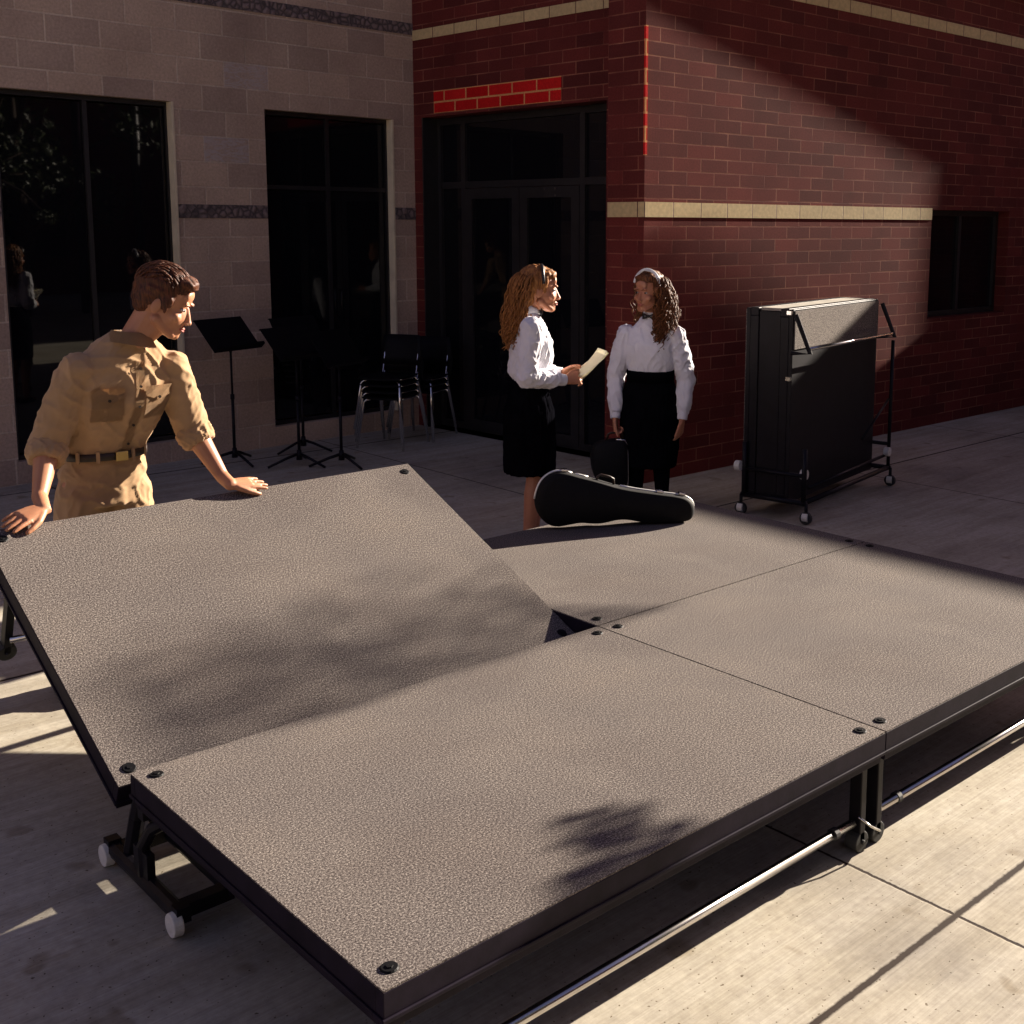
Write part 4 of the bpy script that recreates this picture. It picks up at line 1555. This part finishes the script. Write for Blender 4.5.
for s in (-1, 1):
    for xo in (.07, .135):
        bm = bmesh.new()
        a = math.acos(max(-1, min(1, s * xo / .168)))
        px_, py__ = math.cos(a) * .168, -math.sin(a) * .128
        box(bm, -.007, .007, -.004, .003, .990, 1.036, Matrix.Translation((-1.258 + px_, 1.606 + py__ - .001, 0)) @ Matrix.Rotation(math.atan2(px_, -py__), 4, 'Z'))
        obj('belt_loop', mmesh(bm), MT['khaki'], tr_)
    bm = bmesh.new()
    xx = -1.26 + s * .155
    loft(bm, [((xx, 1.66, .0), (.05, 0, 0), (0, .14, 0)), ((xx, 1.66, .05), (.048, 0, 0), (0, .135, 0)), ((xx, 1.70, .10), (.042, 0, 0), (0, .06, 0))], 16)
    obj('shoe', mmesh(bm), MT['leather'], man, smooth=True)

# ============ women (local space: x right, y forward)
def woman(name_label, loc, face_dir, spec):
    fx, fy = face_dir
    rz = math.atan2(fy, fx) - PI / 2
    wm = thing('person', name_label, 'person', loc, rz)
    sk, hs, HMx = spec['skin'], spec['hs'], spec['head']
    bm = bmesh.new()
    z = spec['z']  # dict hip, waist, chest, sh, neck
    loft(bm, [((0, 0, z['hip'] - .1), (.14, 0, 0), (0, .10, 0)), ((0, 0, z['waist']), (.105, 0, 0), (0, .08, 0)), ((0, .01, z['chest']), (.125, 0, 0), (0, .09, 0)),
              ((0, 0, z['sh']), (.13, 0, 0), (0, .065, 0)), ((0, -.005, z['neck']), (.06, 0, 0), (0, .05, 0))])
    nkb_ = Vector((0, -.005, z['neck']))
    cap(bm, nkb_ - Vector((0, 0, .03)), HMx @ Vector((0, -.03, -.05)), .046, .048)
    for arm in spec['arms']:
        s_, e_, w_ = [Vector(q) for q in arm['p']]
        cap(bm, s_, e_, .042, .034)
        cap(bm, e_, w_, .036, .022)
        hand_prims(bm, w_, arm['d'], arm['up'], arm['side'], arm.get('s', 1.0), arm.get('curl', .5), .08, arm.get('thumb', .5))
    for lg in spec['legs']:
        h_, k_, a_ = [Vector(q) for q in lg]
        cap(bm, h_, k_, .072, .05)
        m_ = k_.lerp(a_, .3)
        cap(bm, k_, m_, .047, .053)
        cap(bm, m_, a_, .053, .031)
        cap(bm, a_, a_ + Vector((0, .06, -.045)), .032, .026)
        cap(bm, a_ + Vector((0, .06, -.045)), a_ + Vector((0, .13, -.06)), .026, .02)
    head_prims(bm, HMx, True)
    me = fuse(bm, .0042, 3)
    obj('body', me, sk, wm, smooth=True)
    face_parts(wm, HMx, brow=spec['hairmat'])
    # blouse
    bm = bmesh.new()
    loft(bm, [((0, 0, z['waist'] + .022), (.128, 0, 0), (0, .098, 0)), ((0, .0, z['waist'] + .065), (.152, 0, 0), (0, .120, 0)), ((0, .012, z['chest'] - .03), (.165, 0, 0), (0, .125, 0)),
              ((0, .012, z['chest'] + .04), (.165, 0, 0), (0, .120, 0)), ((0, .0, z['sh']), (.155, 0, 0), (0, .085, 0)), ((0, -.005, z['neck'] - .015), (.075, 0, 0), (0, .062, 0)), ((0, -.005, z['neck'] + .0), (.055, 0, 0), (0, .052, 0))], 28)
    for s in (-1, 1):
        ell(bm, (s * .058, .072, z['chest'] + .01), (.058, .050, .055))
    for arm in spec['arms']:
        s_, e_, w_ = [Vector(q) for q in arm['p']]
        ell(bm, s_, (.068, .066, .062))
        cap(bm, s_, s_.lerp(e_, .5), .066, .066)
        cap(bm, s_.lerp(e_, .5), e_, .066, .062)
        cap(bm, e_, e_.lerp(w_, .6), .060, .052)
        cone(bm, e_.lerp(w_, .6), e_.lerp(w_, .84), .052, .036, 16)
    fdd = cloth_disp(.013, (11, 11, 7), spec['seed'], .75)
    me = fuse(bm, .0065, 4, fdd)
    bl_ = obj('blouse', me, MT['shirt_white'], wm, smooth=True)
    for arm in spec['arms']:
        s_, e_, w_ = [Vector(q) for q in arm['p']]
        bm = bmesh.new()
        cone(bm, e_.lerp(w_, .80), e_.lerp(w_, .985), .037, .034, 20)
        obj('cuff', bm, MT['shirt_white'], bl_, smooth=True, bevel=.003)
    # stand collar and bow tie
    nd = (HMx @ Vector((0, -.03, -.06)) - nkb_).normalized()
    bm = bmesh.new()
    tube(bm, [nkb_ - nd * .022, nkb_ + nd * .018, nkb_ + nd * .040], [.064, .056, .0535], 24)
    obj('collar', bm, MT['shirt_white'], bl_, smooth=True)
    bt = nkb_ + nd * .006 + Vector((0, .074, 0))
    bm = bmesh.new()
    for s in (-1, 1):
        loft(bm, [(bt + Vector((s * .004, 0, 0)), (0, .006, 0), (0, 0, .007)), (bt + Vector((s * .026, -.002, 0)), (0, .008, 0), (0, 0, .019)), (bt + Vector((s * .044, -.008, 0)), (0, .006, 0), (0, 0, .021))], 12)
    ell(bm, bt + Vector((0, .003, 0)), (.009, .008, .010), sub=2)
    obj('bow_tie', bm, MT['satin'], wm, smooth=True)
    return wm

def skirt(wm, secs, seed, name='skirt', amp=.010):
    bm = bmesh.new()
    loft(bm, secs, 32, 2.1)
    me = fuse(bm, .008, 3, cloth_disp(amp, (14, 14, 2), seed, .7))
    return obj(name, me, MT['skirt_black'], wm, smooth=True)

def hair_mesh(wm, HMx, prims, mat, disp=.006, fr_=(45, 45, 14), lockf=None):
    bm = bmesh.new()
    for c, r_ in prims:
        ell(bm, c, r_)
    me = fuse(bm, .005, 3)
    for v in me.vertices:
        q = v.co.copy()
        if q.y > .03 and q.z < .058 and abs(q.x) < .062 and q.z > -.13:
            q.y = min(q.y, .03)
        n_ = noise.noise(Vector((q.x * fr_[0], q.y * fr_[1], q.z * fr_[2])))
        q += q.normalized() * n_ * disp
        v.co = HMx @ q
    h = obj('hair', me, mat, wm, smooth=True)
    if lockf:
        bm = bmesh.new()
        lockf(bm)
        bmesh.ops.transform(bm, matrix=HMx, verts=bm.verts)
        obj('hair_locks', bm, mat, h, smooth=True)
    return h

# --- woman on the left, seen from her right side, holding sheet music
HL = headM((0, .065, 1.565), (.10, 1, -.05), (0, 0, 1), 1.12)
armR = dict(p=[(.165, -.01, 1.355), (.205, -.05, 1.075), (.115, .195, 1.045)], d=(-.25, .95, .12), up=(.75, .2, .5), side=(-.4, .2, 1), curl=.55)
armL = dict(p=[(-.165, -.01, 1.355), (-.20, -.03, 1.075), (-.085, .215, 1.06)], d=(.25, .95, .10), up=(-.75, .2, .4), side=(.4, .2, 1), curl=.55)
wl = woman('woman with long reddish blonde hair, seen in profile, in white blouse and short black skirt', (1.365, 2.03, 0), (.86, -.52),
           dict(skin=MT['skin_fair'], hs=1, head=HL, hairmat=MT['hair_blonde'], seed=4.0,
                z=dict(hip=.93, waist=1.02, chest=1.22, sh=1.36, neck=1.43), arms=[armR, armL],
                legs=[[(.07, 0, .88), (.062, .02, .48), (.06, -.02, .085)], [(-.07, 0, .88), (-.062, .05, .48), (-.06, .03, .085)]]))
skirt(wl, [((0, 0, .485), (.158, 0, 0), (0, .152, 0)), ((0, 0, .60), (.165, 0, 0), (0, .155, 0)), ((0, -.005, .86), (.168, 0, 0), (0, .145, 0)), ((0, 0, .98), (.135, 0, 0), (0, .112, 0)), ((0, 0, 1.045), (.128, 0, 0), (0, .10, 0))], 1.0)
def lockL(bm):
    def st(rn):
        a = rn.uniform(-2.9, -.25)
        return (math.cos(a) * .078, -.02 + math.sin(a) * .085, rn.uniform(-.03, .09)), (math.cos(a) * .6, math.sin(a) - .25, -.4)
    locks(bm, st, 260, .27, .0048, .007, .09, seed=3)
    def st2(rn):
        a = rn.uniform(0, 6.28)
        return (math.cos(a) * .06, -.115 + math.sin(a) * .03, rn.uniform(-.16, -.04)), (math.cos(a) * .5, -.4, -.6)
    locks(bm, st2, 200, .17, .0048, .013, .10, seed=4)
hair_mesh(wl, HL, [((0, -.025, .038), (.084, .104, .090)), ((0, -.075, -.02), (.080, .062, .10)), ((0, -.10, -.11), (.078, .050, .10)), ((0, .035, .075), (.062, .045, .035)),
                   ((.070, -.012, .030), (.016, .036, .040)), ((-.070, -.012, .030), (.016, .036, .040))], MT['hair_blonde'], .010, (50, 50, 16), lockL)
bm = bmesh.new()
pts = [(math.cos(a) * .086, .012 - .01 * math.sin(a), .034 + math.sin(a) * .092) for a in [PI * k / 16 for k in range(17)]]
tube(bm, pts, .008, 8)
bmesh.ops.transform(bm, matrix=HL, verts=bm.verts)
obj('headband', bm, MT['satin'], wl, smooth=True)
for s in (-1, 1):
    bm = bmesh.new()
    loft(bm, [((s * .06, .04, .0), (.036, 0, 0), (0, .115, 0)), ((s * .06, .04, .03), (.034, 0, 0), (0, .11, 0)), ((s * .06, .03, .05), (.028, 0, 0), (0, .085, 0))], 16)
    obj('shoe', bm, MT['leather'], wl, smooth=True)
# the papers in her hands
wlM = Matrix.Translation((1.365, 2.03, 0)) @ Matrix.Rotation(math.atan2(-.52, .86) - PI / 2, 4, 'Z')
pm = thing('sheet_music', 'cream sheets of music held up in the hand of the woman on the left', 'papers', wlM @ Vector((.0, .29, 1.10)), math.atan2(-.52, .86) - PI / 2)
for k, (tz, dy, nm) in enumerate(((R(38), 0, 'sheet'), (R(47), -.02, 'sheet'))):
    bm = bmesh.new()
    n_ = 7
    rows = []
    for i in range(n_):
        rr = []
        for j in range(n_):
            u_, v_ = (j / (n_ - 1) - .5) * .20, i / (n_ - 1) * .22
            rr.append(Vector((u_, .02 * math.sin(v_ * 9) + dy, v_)))
        rows.append(rr)
    sheet(bm, rows)
    bmesh.ops.solidify(bm, geom=bm.faces[:], thickness=.0015)
    bmesh.ops.transform(bm, matrix=Matrix.Translation((.055, -.01, -.05)) @ Matrix.Rotation(R(4), 4, 'Z') @ Matrix.Rotation(-tz, 4, 'X'), verts=bm.verts)
    obj(nm, bm, MT['paper'], pm, smooth=True)

# --- woman on the right, facing the camera with her head turned to the other
fR = (-.86, -.50)
HR = headM((.01, .045, 1.492), (.38, 1, -.02), (0, 0, 1), 1.12)
armR = dict(p=[(.172, .0, 1.205), (.245, -.01, .905), (.222, .09, .625)], d=(-.1, .15, -1), up=(1, .1, 0), side=(0, 1, 0), curl=.95, thumb=.4)
armL = dict(p=[(-.172, .0, 1.205), (-.245, -.02, .905), (-.235, .05, .635)], d=(.05, .12, -1), up=(-1, .1, 0), side=(0, 1, 0), curl=.3, thumb=.4)
wrt = woman('woman with long dark curly hair and white headband facing the camera, carrying an instrument case', (2.675, 2.31, 0), fR,
            dict(skin=MT['skin_tan'], hs=1, head=HR, hairmat=MT['hair_dark'], seed=11.0,
                 z=dict(hip=.86, waist=.90, chest=1.10, sh=1.22, neck=1.325), arms=[armR, armL],
                 legs=[[(.08, 0, .80), (.09, .02, .44), (.095, -.01, .085)], [(-.08, 0, .80), (-.09, .03, .44), (-.095, .01, .085)]]))
skirt(wrt, [((0, 0, .30), (.185, 0, 0), (0, .15, 0)), ((0, 0, .45), (.205, 0, 0), (0, .155, 0)), ((0, 0, .65), (.212, 0, 0), (0, .15, 0)), ((0, 0, .82), (.19, 0, 0), (0, .13, 0)), ((0, 0, .90), (.158, 0, 0), (0, .115, 0)), ((0, 0, .95), (.148, 0, 0), (0, .108, 0))], 6.0)
for s in (-1, 1):
    bm = bmesh.new()
    k_, a_ = Vector((s * .09, .02 if s > 0 else .03, .44)), Vector((s * .095, -.01 if s > 0 else .01, .085))
    tube(bm, [k_ + Vector((0, 0, .05)), k_, k_.lerp(a_, .3), k_.lerp(a_, .6), a_, a_ - Vector((0, 0, .03))], [.058, .060, .063, .055, .044, .040], 16)
    obj('stocking', bm, MT['skirt_black'], wrt, smooth=True)
for s in (-1, 1):
    bm = bmesh.new()
    loft(bm, [((s * .095, .04, .0), (.038, 0, 0), (0, .12, 0)), ((s * .095, .04, .03), (.036, 0, 0), (0, .115, 0)), ((s * .095, .02, .075), (.032, 0, 0), (0, .07, 0))], 16)
    obj('shoe', bm, MT['leather'], wrt, smooth=True)
def lockR(bm):
    def st(rn):
        a = rn.choice((rn.uniform(-3.6, -2.6), rn.uniform(-3.4, -2.4), rn.uniform(-3.0, -.3)))
        return (math.cos(a) * .080, -.015 + math.sin(a) * .085, rn.uniform(-.02, .10)), (math.cos(a) * 1.0, math.sin(a) * .6, -.2)
    locks(bm, st, 300, .25, .0046, .013, .10, seed=8)
    def st2(rn):
        sg = -1 if rn.random() < .82 else 1
        return (sg * rn.uniform(.055, .10), rn.uniform(-.09, .03 if sg < 0 else -.05), rn.uniform(-.16, -.02)), (sg * .35, .22, -.8)
    locks(bm, st2, 320, .19, .0046, .016, .10, seed=9)
hair_mesh(wrt, HR, [((0, -.025, .040), (.086, .105, .092)), ((0, -.075, -.03), (.092, .062, .11)), ((-.078, -.04, -.10), (.040, .055, .12)), ((-.085, -.01, -.17), (.042, .05, .085)), ((.080, -.05, -.06), (.026, .045, .09)), ((0, .030, .080), (.064, .045, .032)),
                    ((.074, -.012, .020), (.020, .038, .055)), ((-.076, -.012, .015), (.024, .040, .065))], MT['hair_dark'], .014, (38, 38, 30), lockR)
bm = bmesh.new()
pts = [(math.cos(a) * .092, .012, .036 + math.sin(a) * .098) for a in [PI * k / 16 for k in range(1, 16)]]
tube(bm, pts, .010, 8)
bmesh.ops.transform(bm, matrix=HR, verts=bm.verts)
obj('headband', bm, MT['band_white'], wrt, smooth=True)

bm = bmesh.new()
loft(bm, [((0, 0, .885), (.166, 0, 0), (0, .122, 0)), ((0, 0, .93), (.164, 0, 0), (0, .128, 0)), ((0, .002, .962), (.164, 0, 0), (0, .134, 0))], 32, 2.1)
obj('waistband', bm, MT['skirt_black'], wrt, smooth=True)

# --- the case hanging from her right hand
wrM = Matrix.Translation((2.675, 2.31, 0)) @ Matrix.Rotation(math.atan2(fR[1], fR[0]) - PI / 2, 4, 'Z')
hp = wrM @ Vector((.215, .115, .545))
rr_ = r2.copy(); rr_.z = 0
ic = thing('instrument_case', 'small black instrument case hanging upright from the right hand of the dark haired woman', 'instrument case', (hp.x, hp.y, .13), math.atan2(rr_.y, rr_.x) + R(8))
bm = bmesh.new()
bb_ = [(-.165, .30), (-.13, .345), (.0, .365), (.07, .36), (.085, .32), (.085, .02), (.05, .0), (-.06, .0), (-.12, .06), (-.165, .17)]
lp = smooth_loop([Vector((x, 0, z)) for x, z in bb_], 2)
ce = Vector((-.04, 0, .18))
g = [[bm.verts.new(ce + (p - ce) * s_ + Vector((0, y_, 0))) for p in lp] for y_, s_ in ((-.06, .93), (-.05, .98), (-.03, 1), (.03, 1), (.05, .98), (.06, .93))]
for a, b_ in zip(g, g[1:]):
    for i in range(len(a)):
        j = (i + 1) % len(a)
        bm.faces.new((a[i], a[j], b_[j], b_[i]))
bm.faces.new(g[0]); bm.faces.new(g[-1][::-1])
obj('shell', bm, MT['case_black'], ic, smooth=True)
bm = bmesh.new()
tube(bm, [(.0, -.045, .366), (.06, -.048, .362), (.082, -.048, .325), (.087, -.048, .02)], .0045, 8)
obj('metal_trim', bm, MT['chrome'], ic, smooth=True)
bm = bmesh.new()
tube(bm, [(-.055, 0, .355), (-.05, 0, .395), (-.03, 0, .405), (.03, 0, .405), (.05, 0, .395), (.055, 0, .355)], .008, 8)
obj('handle', bm, MT['leather'], ic, smooth=True)
bm = bmesh.new()
box(bm, .078, .095, -.02, .02, .26, .29)
obj('latch', bm, MT['chrome'], ic, bevel=.002)
